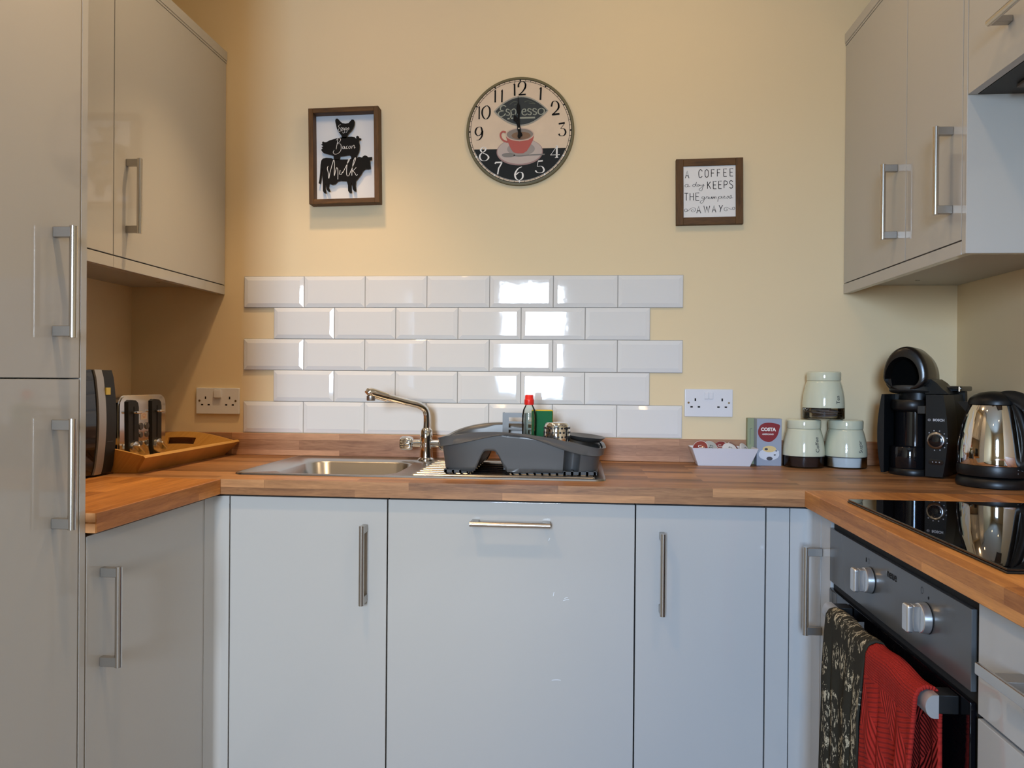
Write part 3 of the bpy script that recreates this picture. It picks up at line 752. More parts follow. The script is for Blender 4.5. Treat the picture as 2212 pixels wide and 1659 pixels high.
t = thing('pod_dish', 'white flared oblong dish holding coffee pods', 'dish', (.4795, -.078, ZT + .0003))
bm = NB()
def RL(x, y, r, z): return [(a, b_, z) for a, b_ in rrect(-x, x, -y, y, r, 3)]
loops(bm, [RL(.076, .028, .002, 0), RL(.0965, .047, .002, .0535), RL(.0945, .045, .002, .0535), RL(.075, .027, .002, .003)], cap0=True, cap1=True)
mesh_obj('dish', bm, POT, t, 30)
PODR = mat('pod_foil_red', (.20, .012, .018), .28, coat=.3); PODW = mat('pod_white', (.68, .66, .64), .35)
def pod(label, x, y, z, rot, foil):
    t = thing('coffee_pod', label, 'coffee pod', (.4795 + x, -.078 + y, ZT + z), group='coffee pods in the white dish')
    t.rotation_euler = rot
    bm = NB(); lathe(bm, [(.012, -.012), (.0165, -.011), (.0195, 0), (.0235, .0005), (.0235, .0018), (.022, .0022)], 32); mesh_obj('cup', bm, PODW, t, 40)
    bm = NB(); lathe(bm, [(.0222, .00225), (.0218, .0030), (.012, .0040), (.001, .0042)], 32, cap=False); fo_ = mesh_obj('foil_lid', bm, foil, t, 40)
    bm = NB()
    for k in range(3): pen(bm, [(-.012 + .004 * k, -.012 + k * .008), (-.002, -.006 + k * .007), (.012 - .003 * k, -.010 + k * .008)], lambda u, v: Vector((u, v, .0046)), .0012, .0022)
    mesh_obj('print', bm, WHITEINK if foil is PODR else INK, fo_, 0)
PODB = mat('pod_foil_bare', (.45, .45, .41), .4)
pod('red foil pod propped at the dish end away from the coffee box', -.066, -.006, .0500, (1.15, -.35, -.25), PODR)
pod('plain grey-green pod, second in the dish after the end red one', -.036, -.004, .0505, (1.0, .3, .2), PODB)
pod('red pod with white streaks in the middle of the dish', -.007, .004, .0520, (.75, -.25, -.3), PODR)
pod('white printed pod lying before the red ones in the dish', .018, -.016, .0470, (.9, .25, .1), PODW)
pod('red foil pod leaning back above the white printed one', .036, .012, .0500, (.7, .5, .5), PODR)
pod('half-sunken pale pod beside the coffee box end of the dish', .064, -.006, .0460, (.9, .6, .5), PODW)

# ------------------------------------------------------------------ sockets
BRASS = mat('brass_screw', (.25, .17, .08), .4, metal=1)
def socket(label, cx, cz, y=-.0005, plug=False, holed=INK, on_right=False):
    t = thing('power_socket', label, 'socket', (cx, y, cz))
    if on_right: t.rotation_euler = (0, 0, PI / 2 * -1)
    bm = NB(); box(bm, -.0735, .0735, -.009, 0, -.043, .043, .0025, 2); pl_ = mesh_obj('plate', bm, WHITEP, t)
    bm = NB(); f = lambda u, v: Vector((u, -.0092, v))
    for s in (-1, 1):
        cx_ = s * .041
        for (u, v, w_, h_) in ((0, .010, .0045, .0085), (-.0112, -.0125, .0075, .0045), (.0112, -.0125, .0075, .0045)):
            u += cx_; flatpoly(bm, [(u - w_ / 2, v - h_ / 2), (u + w_ / 2, v - h_ / 2), (u + w_ / 2, v + h_ / 2), (u - w_ / 2, v + h_ / 2)], f)
    mesh_obj('pin_hole', bm, INK, pl_, 0)
    for s in (-1, 1): bm = NB(); box(bm, s * .0068 - .0062, s * .0068 + .0062, -.0125, -.0088, .012, .033, .001, 1); mesh_obj('rocker_switch', bm, WHITEP, pl_)
    for s in (-1, 1): bm = NB(); lathe(bm, [(.0036, 0), (.0030, .0012)], 16, (s * .0615, -.0090, .0005), Matrix.Rotation(PI / 2, 4, 'X')); mesh_obj('screw', bm, CHROME if not plug else BRASS, pl_)
    return t
a = socket('white double socket near the wooden tray', -1.1333, 1.0840, plug=True)
bm = NB(); box(bm, -.014, .012, -.0175, -.0127, .008, .036, .003, 2, Matrix.Translation((.004, 0, .002))); mesh_obj('switch_cover', bm, WHITEP, a)
socket('white double socket above the pod dish', .4490, 1.0945)
t = socket('white socket half out of view on the side wall beside the kettle', XR - .0005, 1.0935); t.rotation_euler = (0, 0, -PI / 2); t.location = (XR - .0005, -.38, 1.0935)

# ------------------------------------------------------------------ picture frames
def frame_parts(t, w, h, m, depth, board_y, y_back=0):
    for nm, x0, x1, z0, z1, mt in (('frame_rail', -w / 2 + m, w / 2 - m, h / 2 - m, h / 2, FRAMEW), ('frame_rail', -w / 2 + m, w / 2 - m, -h / 2, -h / 2 + m, FRAMEW),
                                   ('frame_stile', -w / 2, -w / 2 + m, -h / 2, h / 2, FRAMEV), ('frame_stile', w / 2 - m, w / 2, -h / 2, h / 2, FRAMEV)):
        bm = NB(); box(bm, x0, x1, -depth, -.0005, z0, z1, .0007, 1); mesh_obj(nm, bm, mt, t)
    bm = NB(); box(bm, -w / 2 + m, w / 2 - m, board_y, board_y + .004, -h / 2 + m, h / 2 - m); return mesh_obj('backing_board', bm, BOARD, t, 0)
t = thing('picture_frame', 'deep wooden box frame with black hen, pig and cow stacked inside', 'picture', (-.7070, 0, 1.8735))
t.rotation_euler = (0, -.018, 0)
fw_, fh_ = .2285, .306
frame_parts(t, fw_, fh_, .0150, .040, -.006)
# zoom (5.925x, origin 650,220) to local
K = fw_ / 885.0
def zf(X, Y, off=0):
    return ((X - 579) * K * 1.0 - (Y - 712) * K * .030, -(Y - 708) * K * 1.0 + (X - 579) * K * -.030)
hen = [(445, 230), (470, 228), (490, 250), (510, 270), (530, 285), (570, 292), (610, 285), (630, 262), (650, 240), (675, 245), (685, 270), (680, 310), (665, 350), (640, 385), (612, 410), (600, 430), (590, 445), (586, 475), (530, 475), (520, 440), (500, 415), (475, 385), (460, 350), (450, 310), (443, 285), (438, 255)]
pig = [(262, 548), (280, 545), (275, 520), (290, 512), (310, 522), (330, 520), (370, 500), (420, 485), (480, 470), (540, 460), (600, 456), (650, 455), (690, 462), (712, 480), (708, 455), (725, 443), (745, 455), (742, 470), (775, 480), (768, 497), (745, 500), (742, 520), (754, 560), (752, 610), (742, 650), (722, 690), (722, 740), (655, 740), (650, 705), (625, 680), (560, 690), (505, 695), (498, 745), (430, 745), (425, 695), (400, 680), (350, 668), (300, 655), (280, 640), (265, 615), (283, 600), (270, 585), (292, 572)]
cow = [(270, 750), (290, 725), (330, 716), (400, 720), (430, 735), (500, 738), (620, 738), (650, 730), (720, 725), (750, 705), (790, 715), (800, 700), (825, 688), (850, 695), (870, 712), (915, 708), (912, 745), (888, 750), (890, 790), (897, 850), (870, 857), (830, 855), (800, 880), (775, 930), (740, 975), (715, 1005), (712, 1060), (722, 1130), (700, 1135), (680, 1110), (668, 1050), (664, 1020), (655, 1060), (658, 1110), (668, 1150), (640, 1155), (620, 1130), (617, 1060), (600, 1005), (520, 1000), (480, 1010), (455, 1040), (420, 1050), (400, 1045), (375, 1035), (368, 1080), (395, 1135), (370, 1140), (345, 1110), (335, 1050), (326, 1040), (325, 1100), (345, 1160), (315, 1155), (298, 1130), (295, 1060), (290, 980), (286, 900), (284, 830), (279, 880), (272, 960), (262, 1040), (242, 1035), (250, 990), (258, 900), (262, 800)]
for nm, pts in (('hen_silhouette', hen), ('pig_silhouette', pig), ('cow_silhouette', cow)):
    bm = NB(); prism(bm, [zf(*p) for p in pts], XZ, (-.0185, -.0150)); an = mesh_obj(nm, bm, INK, t, 30)
    bm = NB(); ff = lambda u, v: Vector((u, -.0188, v))
    if nm[0] == 'h':
        st = [[(512, 305), (492, 310), (482, 330), (495, 345), (480, 370), (490, 392), (515, 380)], [(520, 375), (535, 350), (520, 340), (512, 362), (525, 385), (540, 378)], [(560, 350), (545, 345), (542, 368), (558, 368), (562, 350), (562, 400), (545, 412), (538, 400)], [(588, 345), (572, 345), (570, 365), (586, 365), (590, 345), (590, 395), (575, 405)], [(598, 362), (612, 342), (616, 362), (602, 374)]]
        w1, w2 = .0007, .0012
    elif nm[0] == 'p':
        st = [[(478, 480), (470, 540), (458, 610)], [(455, 500), (490, 470), (512, 488), (500, 520), (472, 540), (510, 545), (522, 580), (515, 630), (480, 665), (440, 672), (422, 650), (432, 622)], [(560, 575), (545, 575), (540, 600), (555, 605), (565, 575), (568, 605), (580, 595)], [(606, 570), (588, 580), (590, 605), (610, 600)], [(632, 570), (616, 585), (625, 605), (642, 590), (635, 570)], [(655, 605), (660, 565), (662, 580), (685, 560), (690, 600), (702, 585)]]
        w1, w2 = .0007, .0014
    else:
        st = [[(360, 820), (350, 850), (362, 900), (372, 975), (385, 900), (420, 770), (432, 745), (440, 800), (440, 940), (458, 870), (470, 840), (485, 870), (487, 985)], [(515, 870), (510, 920), (530, 925), (545, 890)], [(548, 905), (590, 820), (632, 740), (636, 722), (615, 750), (598, 830), (600, 930), (625, 940), (650, 880)], [(645, 905), (680, 810), (708, 735), (700, 718), (680, 770), (668, 860), (664, 938)], [(718, 838), (690, 868), (668, 885)], [(676, 880), (700, 905), (722, 938), (738, 925)]]
        w1, w2 = .0008, .0018
    for s_ in st: pen(bm, [zf(*p) for p in s_], ff, w1, w2)
    mesh_obj('lettering', bm, WHITEINK, an, 0)
for X, Y in ((560, 420), (560, 600), (620, 850), (400, 850)):
    bm = NB(); u, v = zf(X, Y); lathe(bm, [(.003, 0), (.003, .0085)], 10, (u, -.0062, v), Matrix.Rotation(PI / 2, 4, 'X')); mesh_obj('spacer', bm, INK, t)

t = thing('picture_frame', 'small square rustic frame with black words about a coffee a day', 'picture', (.4443, 0, 1.7487))
t.rotation_euler = (0, -.012, 0)
sf = .2035
bd = frame_parts(t, sf, sf, .0225, .018, -.014)
K2 = sf / 1005.0
def z2(X, Y): return ((X - 922) * K2, -(Y - 787) * K2 * 1.02 - (X - 922) * K2 * .030)
f2 = lambda u, v: Vector((u, -.0143, v))
bm = NB()
def caps(word_strokes, w=.0021):
    for s_ in word_strokes: pen(bm, [z2(*p) for p in s_], f2, w, smooth=len(s_) > 3, k=5)
LET = {'A': [[(0, 1), (.5, 0), (1, 1)], [(.2, .66), (.8, .66)]], 'C': [[(1, .2), (.75, .02), (.4, 0), (.08, .25), (.05, .6), (.2, .95), (.6, 1), (1, .82)]],
       'O': [[(.5, 0), (.1, .15), (.02, .5), (.1, .85), (.5, 1), (.9, .85), (.98, .5), (.9, .15), (.5, 0)]], 'F': [[(.1, 1), (.1, 0), (1, 0)], [(.1, .48), (.85, .48)]],
       'E': [[(1, 0), (.1, 0), (.1, 1)], [(.1, 1), (1, 1)], [(.1, .48), (.85, .48)]], 'K': [[(.1, 0), (.1, 1)], [(.95, 0), (.12, .55)], [(.35, .42), (1, 1)]],
       'P': [[(.1, 1), (.1, .0)], [(.1, 0), (.6, 0), (.95, .12), (.95, .4), (.6, .52), (.1, .54)]], 'S': [[(.95, .15), (.6, 0), (.2, .08), (.15, .35), (.5, .5), (.9, .65), (.85, .92), (.45, 1), (.05, .88)]],
       'T': [[(0, 0), (1, 0)], [(.5, 0), (.5, 1)]], 'H': [[(.1, 0), (.1, 1)], [(.95, 0), (.95, 1)], [(.1, .5), (.95, .5)]], 'W': [[(0, 0), (.25, 1), (.5, .1)], [(.5, .1), (.75, 1), (1, 0)]], 'Y': [[(0, 0), (.5, .5)], [(1, 0), (.5, .5), (.3, 1)]]}
def put(ch, X0, X1, Y0, Y1): caps([[(X0 + a * (X1 - X0), Y0 + b_ * (Y1 - Y0)) for a, b_ in s_] for s_ in LET[ch]])
for ch, a, b_, c_, d_ in (('A', 560, 615, 480, 590), ('C', 760, 815, 462, 578), ('O', 855, 908, 458, 574), ('F', 945, 998, 458, 568), ('F', 1035, 1085, 455, 562), ('E', 1130, 1182, 448, 560), ('E', 1225, 1277, 443, 555),
                          ('K', 888, 942, 640, 745), ('E', 975, 1028, 634, 745), ('E', 1055, 1105, 630, 742), ('P', 1135, 1190, 628, 735), ('S', 1218, 1275, 622, 735),
                          ('T', 545, 605, 815, 925), ('H', 625, 685, 812, 922), ('E', 712, 768, 808, 920),
                          ('A', 730, 790, 1008, 1112), ('W', 838, 925, 1000, 1105), ('A', 962, 1018, 995, 1098), ('Y', 1065, 1118, 990, 1095)): put(ch, a, b_, c_, d_)
SCR = [[(600, 680), (565, 685), (555, 710), (580, 722), (600, 700), (602, 680), (605, 715), (635, 705)],
       [(715, 685), (685, 680), (668, 700), (685, 715), (712, 700), (728, 645), (718, 700), (735, 708)], [(770, 685), (745, 685), (740, 705), (760, 708), (772, 685), (775, 705), (790, 700)],
       [(795, 682), (795, 705), (815, 700), (832, 678), (825, 720), (805, 775), (780, 770), (768, 750), (790, 735), (850, 690)],
       [(850, 865), (820, 862), (808, 885), (830, 895), (852, 870), (835, 930), (805, 965), (782, 950), (800, 925), (860, 895)], [(865, 895), (885, 860), (890, 870), (905, 868), (900, 895), (915, 890)],
       [(920, 868), (918, 895), (940, 892), (955, 862), (955, 892), (970, 885)], [(975, 862), (972, 895), (985, 868), (998, 870), (995, 895), (1008, 866), (1022, 868), (1020, 895)],
       [(1062, 862), (1055, 890), (1045, 938)], [(1060, 875), (1085, 855), (1102, 868), (1085, 890), (1060, 885)], [(1112, 860), (1110, 885), (1130, 880)], [(1135, 878), (1155, 862), (1145, 852), (1135, 870), (1148, 890), (1175, 875)],
       [(1180, 872), (1200, 850), (1205, 870), (1192, 890), (1175, 882)], [(1215, 878), (1245, 840), (1250, 870), (1235, 890), (1222, 880), (1275, 878)],
       [(548, 1085), (545, 1060), (575, 1050), (590, 1070), (570, 1090), (548, 1085)], [(555, 1095), (600, 1078), (640, 1045), (680, 1030), (708, 1045), (700, 1085), (665, 1092), (648, 1072), (668, 1060), (685, 1072)],
       [(1175, 1045), (1190, 1060), (1170, 1075), (1142, 1062), (1148, 1030), (1185, 1022), (1230, 1045), (1280, 1055), (1300, 1040), (1290, 1018), (1262, 1030), (1275, 1048)]]
for s_ in SCR: pen(bm, [z2(*p) for p in s_], f2, .0008, .0014, k=5)
mesh_obj('lettering', bm, INK, bd, 0)

# ------------------------------------------------------------------ clock
t = thing('wall_clock', 'round wall clock with a coffee cup and Espresso sign on its face', 'clock', (-.1455, 0, 1.9480))
R0 = .1715
MXR = Matrix.Rotation(PI / 2, 4, 'X')
bm = NB(); lathe(bm, [(R0 - .003, .001), (R0, .003), (R0, .010), (R0 - .002, .0115), (R0 - .0105, .0115)], 96, (0, 0, 0), MXR); mesh_obj('rim', bm, RIMC, t, 40)
KC = R0 / 742.0
def zc(X, Y): return ((X - 783) * KC, -(Y - 833) * KC)
fc = lambda d_: (lambda u, v: Vector((u, -.0117 - d_, v)))
bm = NB(); flatpoly(bm, ellipse(0, 0, R0 - .0100, R0 - .0100, 96), fc(0)); face = mesh_obj('dial', bm, FACEC, t, 0)
# minute track
bm = NB()
for r_ in (R0 - .0085, R0 - .0145): pen(bm, ellipse(0, 0, r_, r_, 120) + [(r_, 0)], fc(.0004), .0013, smooth=False)
for k in range(60):
    a = 2 * PI * k / 60
    pen(bm, [((R0 - .0088) * math.sin(a), (R0 - .0088) * math.cos(a)), ((R0 - .0142) * math.sin(a), (R0 - .0142) * math.cos(a))], fc(.0004), .0014, smooth=False)
for k in range(12):
    a = 2 * PI * k / 12
    if k in (5, 6, 7, 4, 8): continue
    flatpoly(bm, [((R0 - .0115) * math.sin(a) + .0032 * math.cos(b_), (R0 - .0115) * math.cos(a) + .0032 * math.sin(b_)) for b_ in (0, PI / 2, PI, 1.5 * PI)], fc(.0006))
mesh_obj('minute_track', bm, INK, face, 0)
# dark table part
rr_ = R0 - .0155; zcut = zc(0, 1075)[1]; a0 = math.asin(zcut / rr_)
pts = [(rr_ * math.cos(a), rr_ * math.sin(a)) for a in [PI - a0 + (2 * a0 + PI) * 0 + i / 50 * (PI + 2 * a0) for i in range(51)]]
pts = [(rr_ * math.cos(PI - a0 + i / 50 * (PI + 2 * a0)), rr_ * math.sin(PI - a0 + i / 50 * (PI + 2 * a0))) for i in range(51)]
bm = NB(); flatpoly(bm, pts, fc(.0006)); mesh_obj('dark_ground', bm, FACED, face, 0)
# numerals : strokes in zoom pixels (hair, thick)
NUMS = {
 '12': [([(705, 190), (708, 350)], 20), ([(690, 200), (712, 165)], 6), ([(758, 235), (762, 190), (800, 158), (845, 175), (855, 225), (820, 290), (765, 340)], 0), ([(762, 338), (860, 335)], -18), ([(852, 200), (855, 240), (842, 265)], 16)],
 '11': [([(440, 270), (440, 435)], 18), ([(425, 285), (448, 260)], 6), ([(535, 270), (532, 435)], 18), ([(520, 285), (542, 260)], 6)],
 '1': [([(1068, 245), (1060, 415)], 20), ([(1045, 270), (1070, 235)], 6)],
 '10': [([(220, 490), (220, 660)], 16), ([(208, 505), (228, 480)], 6), ([(315, 478), (270, 520), (262, 590), (290, 650), (330, 655), (365, 600), (365, 520), (335, 480), (315, 478)], 0)],
 '2': [([(1210, 510), (1230, 445), (1280, 440), (1310, 490), (1295, 550), (1220, 625)], 0), ([(1222, 618), (1322, 610)], -22), ([(1308, 470), (1315, 520), (1300, 550)], 16)],
 '9': [([(265, 830), (245, 770), (190, 780), (170, 840), (200, 885), (245, 870), (265, 830)], 0), ([(268, 820), (262, 890), (225, 940), (185, 945)], 0)],
 '3': [([(1312, 745), (1395, 735)], -20), ([(1390, 745), (1340, 810)], 6), ([(1340, 812), (1385, 815), (1408, 860), (1385, 905), (1330, 905), (1318, 880)], 0)]}
NUMW = {
 '8': [([(320, 1060), (280, 1045), (245, 1080), (270, 1120), (330, 1150), (355, 1190), (320, 1228), (260, 1225), (232, 1180), (250, 1135), (300, 1100), (320, 1060)], 0)],
 '7': [([(445, 1275), (455, 1258), (545, 1258)], -18), ([(540, 1262), (495, 1340), (482, 1422)], 16)],
 '6': [([(815, 1322), (760, 1350), (722, 1420), (735, 1480), (780, 1505), (825, 1470), (822, 1410), (780, 1395), (735, 1430)], 0)],
 '5': [([(1100, 1245), (1035, 1250)], -16), ([(1035, 1255), (1025, 1320)], 6), ([(1025, 1322), (1085, 1320), (1118, 1370), (1090, 1405), (1030, 1405), (1000, 1375)], 0)],
 '4': [([(1290, 1040), (1290, 1200)], 20), ([(1290, 1050), (1210, 1165)], 5), ([(1200, 1168), (1330, 1165)], 6), ([(1265, 1205), (1310, 1203)], 7)]}
for dct, mm, nm in ((NUMS, INK, 'numeral'), (NUMW, WHITEINK, 'numeral')):
    for ch, sts in dct.items():
        bm = NB()
        for s_, w_ in sts:
            P_ = [zc(*p) for p in s_]
            if w_ == 0: pen(bm, P_, fc(.0009), .0012, .0054)
            else: pen(bm, P_, fc(.0009), abs(w_) * KC * 1.15, smooth=False)
        mesh_obj(nm, bm, mm, face, 0)
bm = NB()
for k in (4, 5, 6, 7, 8):
    a = 2 * PI * k / 12; c_ = ((R0 - .0120) * math.sin(a), (R0 - .0120) * math.cos(a))
    flatpoly(bm, [(c_[0] + .0036 * math.cos(b_), c_[1] + .0036 * math.sin(b_)) for b_ in (0, PI / 2, PI, 1.5 * PI)], fc(.0008))
for k in range(61):
    a = 2 * PI * (19 + k * 22 / 60) / 60
pen(bm, [((R0 - .0152) * math.sin(2 * PI * (19 + k * .22) / 60), (R0 - .0152) * math.cos(2 * PI * (19 + k * .22) / 60)) for k in range(101)], fc(.0008), .0007, smooth=False)
mesh_obj('hour_marking', bm, WHITEINK, face, 0)
# espresso sign
def lens(cx, cy, hw, hh, n=20):
    o = []
    for i in range(n): s_ = i / n; o.append((cx - hw + 2 * hw * s_, cy - hh * math.sin(PI * s_) ** .85))
    for i in range(n): s_ = i / n; o.append((cx + hw - 2 * hw * s_, cy + hh * math.sin(PI * s_) ** .85))
    return o
bm = NB(); flatpoly(bm, [zc(*p) for p in lens(795, 560, 375, 205)], fc(.0010)); mesh_obj('sign_border', bm, mat('sign_grey', srgb(150, 146, 132), .5), face, 0)
bm = NB(); flatpoly(bm, [zc(*p) for p in lens(797, 560, 352, 186)], fc(.0013)); mesh_obj('sign', bm, mat('sign_dark_green', srgb(20, 26, 20), .5), face, 0)
ESP = [[(590, 500), (560, 480), (520, 500), (515, 540), (555, 555), (500, 565), (485, 600), (510, 632), (560, 620), (585, 590)], [(640, 545), (605, 530), (595, 560), (635, 585), (630, 615), (595, 612)],
       [(655, 545), (662, 600), (650, 670)], [(655, 560), (700, 530), (728, 560), (715, 605), (675, 605)], [(750, 545), (752, 612)], [(752, 565), (780, 535)],
       [(815, 575), (860, 565), (850, 535), (815, 550), (815, 600), (850, 618), (885, 600)], [(940, 545), (905, 530), (890, 558), (935, 585), (925, 615), (890, 608)],
       [(1010, 545), (975, 530), (960, 558), (1005, 585), (995, 615), (960, 608)], [(1070, 530), (1035, 550), (1035, 595), (1070, 615), (1110, 590), (1112, 550), (1075, 528)]]
bm = NB()
for s_ in ESP: pen(bm, [zc(*p) for p in s_], fc(.0016), .0022, .0038)
pen(bm, [zc(780, 655), zc(990, 655)], fc(.0016), .0052, smooth=False); pen(bm, [zc(610, 665), zc(700, 655)], fc(.0016), .004, smooth=False)
mesh_obj('lettering', bm, mat('sign_letter', srgb(150, 152, 134), .5), face, 0)
bm = NB()
for s_ in ([(640, 470), (700, 430), (760, 450), (700, 480)], [(840, 440), (900, 425), (990, 465), (900, 455)]): pen(bm, [zc(*p) for p in s_], fc(.0016), .002)
mesh_obj('sign_scroll', bm, mat('scroll_olive', srgb(70, 74, 56), .5), face, 0)
# cup, saucer, spoon printed
bm = NB(); flatpoly(bm, [zc(*p) for p in ellipse(783, 1118, 318, 185, 50)], fc(.0010)); mesh_obj('saucer_edge', bm, mat('saucer_pink', srgb(150, 118, 112), .5), face, 0)
bm = NB(); flatpoly(bm, [zc(*p) for p in ellipse(783, 1110, 306, 172, 50)], fc(.0012)); mesh_obj('saucer', bm, mat('saucer_white', srgb(182, 166, 156), .5), face, 0)
bm = NB(); flatpoly(bm, [zc(*p) for p in ellipse(800, 1080, 190, 92, 40)], fc(.0014)); mesh_obj('saucer_well', bm, mat('saucer_grey', srgb(146, 136, 128), .5), face, 0)
CUPR = mat('cup_red', srgb(172, 74, 58), .5)
bm = NB(); flatpoly(bm, [zc(*p) for p in [(592, 905), (610, 960), (640, 1030), (670, 1090), (700, 1125), (760, 1140), (830, 1140), (880, 1110), (925, 1040), (960, 970), (978, 900), (900, 960), (780, 975), (670, 955)]], fc(.0016))
pen(bm, [zc(*p) for p in [(590, 850), (550, 838), (518, 870), (525, 920), (560, 960), (620, 985)]], fc(.0016), .0055); mesh_obj('printed_cup', bm, CUPR, face, 0)
bm = NB(); flatpoly(bm, [zc(*p) for p in ellipse(784, 880, 196, 92, 40)], fc(.0018)); mesh_obj('cup_rim', bm, mat('cup_rim_cream', srgb(200, 172, 150), .5), face, 0)
bm = NB(); flatpoly(bm, [zc(*p) for p in ellipse(784, 880, 180, 78, 40)], fc(.0020)); mesh_obj('cup_inside', bm, mat('cup_inside_grey', srgb(130, 118, 106), .5), face, 0)
bm = NB(); flatpoly(bm, [zc(*p) for p in ellipse(800, 898, 130, 52, 40)], fc(.0022)); mesh_obj('coffee', bm, mat('coffee_tan', srgb(120, 86, 52), .5), face, 0)
bm = NB(); flatpoly(bm, [zc(*p) for p in ellipse(630, 1160, 92, 30, 30)], fc(.0020)); pen(bm, [zc(*p) for p in [(700, 1165), (780, 1175), (900, 1165), (1125, 1158)]], fc(.0020), .0036); mesh_obj('spoon', bm, mat('spoon_grey', srgb(118, 112, 104), .5), face, 0)
# hands
hc = Vector((zc(772, 812)[0], 0, zc(772, 812)[1]))
def hand(name, ang, ln, spade, tail, y):
    bm = NB(); d = Vector((math.sin(ang), math.cos(ang))); n = Vector((d.y, -d.x))
    f = lambda u, v, w: Vector((hc.x + d.x * v + n.x * u, w, hc.z + d.y * v + n.y * u))
    out = [(.0026, -tail), (.0052, -tail * .8), (.0030, -tail * .45), (.0055, 0), (.0026, ln * .2), (.0024, ln * .42), (spade, ln * .55), (spade * .75, ln * .70), (.0012, ln * .80), (.0006, ln)]
    prism(bm, out + [(-a, b_) for a, b_ in out[::-1]], f, (y, y - .0008)); return mesh_obj(name, bm, INK, t, 30)
hand('hour_hand', -.33, .056, .0078, .024, -.0170)
hand('minute_hand', -.035, .104, .0068, .030, -.0185)
bm = NB(); lathe(bm, [(.0045, .012), (.0045, .0205), (.003, .0215), (.0005, .022)], 24, hc, MXR); mesh_obj('centre_cap', bm, BLKG, t)
bm = NB(); lathe(bm, [(.0022, .0218), (.0018, .0232), (.0004, .0236)], 16, hc, MXR, cap=False); mesh_obj('centre_pin', bm, mat('pin_white', (.8, .78, .7), .2), t)

# ------------------------------------------------------------------ microwave
t = thing('microwave', 'black microwave with silver strip, jutting out beside the tall unit', 'microwave', (-1.285, -.77, ZT + .0003))
mx = lambda x: x + 1.285
my = lambda y: y + .77
def bulge_panel(bm, ya, yb, xf, z0, z1, bul, th=.02, n=14, ry=0.0):
    A = []
    for i in range(n + 1):
        s_ = i / n; z = z0 + (z1 - z0) * s_; b_ = bul * math.sin(PI * s_)
        x = mx(xf) + b_
        if i in (0, n): x -= .003
        A.append((x, z))
    pts = [(a, z) for a, z in A] + [(mx(xf) - th, z1), (mx(xf) - th, z0)]
    prism(bm, pts, lambda u, v, w: Vector((u, w, v)), (my(ya), my(yb)))
bm = NB(); box(bm, mx(-1.428), mx(-1.158), my(-.985), my(-.572), .010, .262, .003); mesh_obj('case', bm, BLKS, t)
bm = NB(); bulge_panel(bm, -.985, -.634, -1.1465, .006, .266, .011); mw_d = mesh_obj('door', bm, BLKG, t)
bm = NB(); bulge_panel(bm, -.6335, -.6045, -1.1425, .005, .267, .011); mesh_obj('silver_strip', bm, mat('mw_silver', (.36, .35, .34), .38, metal=.5), t)
bm = NB(); bulge_panel(bm, -.604, -.5625, -1.1425, .006, .266, .011); cp = mesh_obj('control_panel', bm, BLKS, t)
bm = NB()
for z_ in (.018, .15): 
    pass
for k in range(7): box(bm, mx(-1.1345) , mx(-1.1338) + .0006, my(-.598), my(-.574), .085 + k * .014, .0865 + k * .014)
mesh_obj('button', bm, mat('mw_button', (.05, .05, .05), .3), cp, 0)
bm = NB(); box(bm, mx(-1.1360), mx(-1.1330), my(-.6035), my(-.586), .204, .222); mesh_obj('yellow_label', bm, mat('label_yellow', (.62, .50, .10), .5), cp, 0)
for x_ in (-1.40, -1.18):
    for y_ in (-.95, -.60): bm = NB(); lathe(bm, [(.012, 0), (.010, .0105)], 16, (mx(x_), my(y_), 0)); mesh_obj('foot', bm, BLK, t)

# ------------------------------------------------------------------ tray
t = thing('wooden_tray', 'honey wood serving tray with flared sides and cut-out grips, under the toaster', 'tray', (-1.25, -.288, ZT + .0003))
tx = lambda x: x + 1.25
ty_ = lambda y: y + .288
bm = NB(); box(bm, tx(-1.405), tx(-1.093), ty_(-.535), ty_(-.045), 0, .008, .001, 1); mesh_obj('tray_floor', bm, TRAYW, t)
# long flared side facing the room and its twin
bt = [(tx(-1.093), ty_(-.535)), (tx(-1.093), ty_(-.045))]
def quad_wall(bm, A, B, A2, B2, th):
    A, B, A2, B2 = map(Vector, (A, B, A2, B2)); nrm = (B - A).cross(A2 - A).normalized() * th
    vs = [bm.verts.new(p) for p in (A, B, B2, A2, A + nrm, B + nrm, B2 + nrm, A2 + nrm)]
    for f_ in ((0, 1, 2, 3), (7, 6, 5, 4), (0, 4, 5, 1), (1, 5, 6, 2), (2, 6, 7, 3), (3, 7, 4, 0)): bm.faces.new([vs[i] for i in f_])
bm = NB(); quad_wall(bm, (tx(-1.093), ty_(-.535), 0), (tx(-1.093), ty_(-.045), 0), (tx(-1.052), ty_(-.566), .043), (tx(-1.052), ty_(-.020), .043), -.009)
mesh_obj('side', bm, TRAYW, t, 0)
bm = NB(); quad_wall(bm, (tx(-1.405), ty_(-.535), 0), (tx(-1.405), ty_(-.045), 0), (tx(-1.416), ty_(-.540), .043), (tx(-1.416), ty_(-.030), .043), .009)
mesh_obj('side', bm, TRAYW, t, 0)
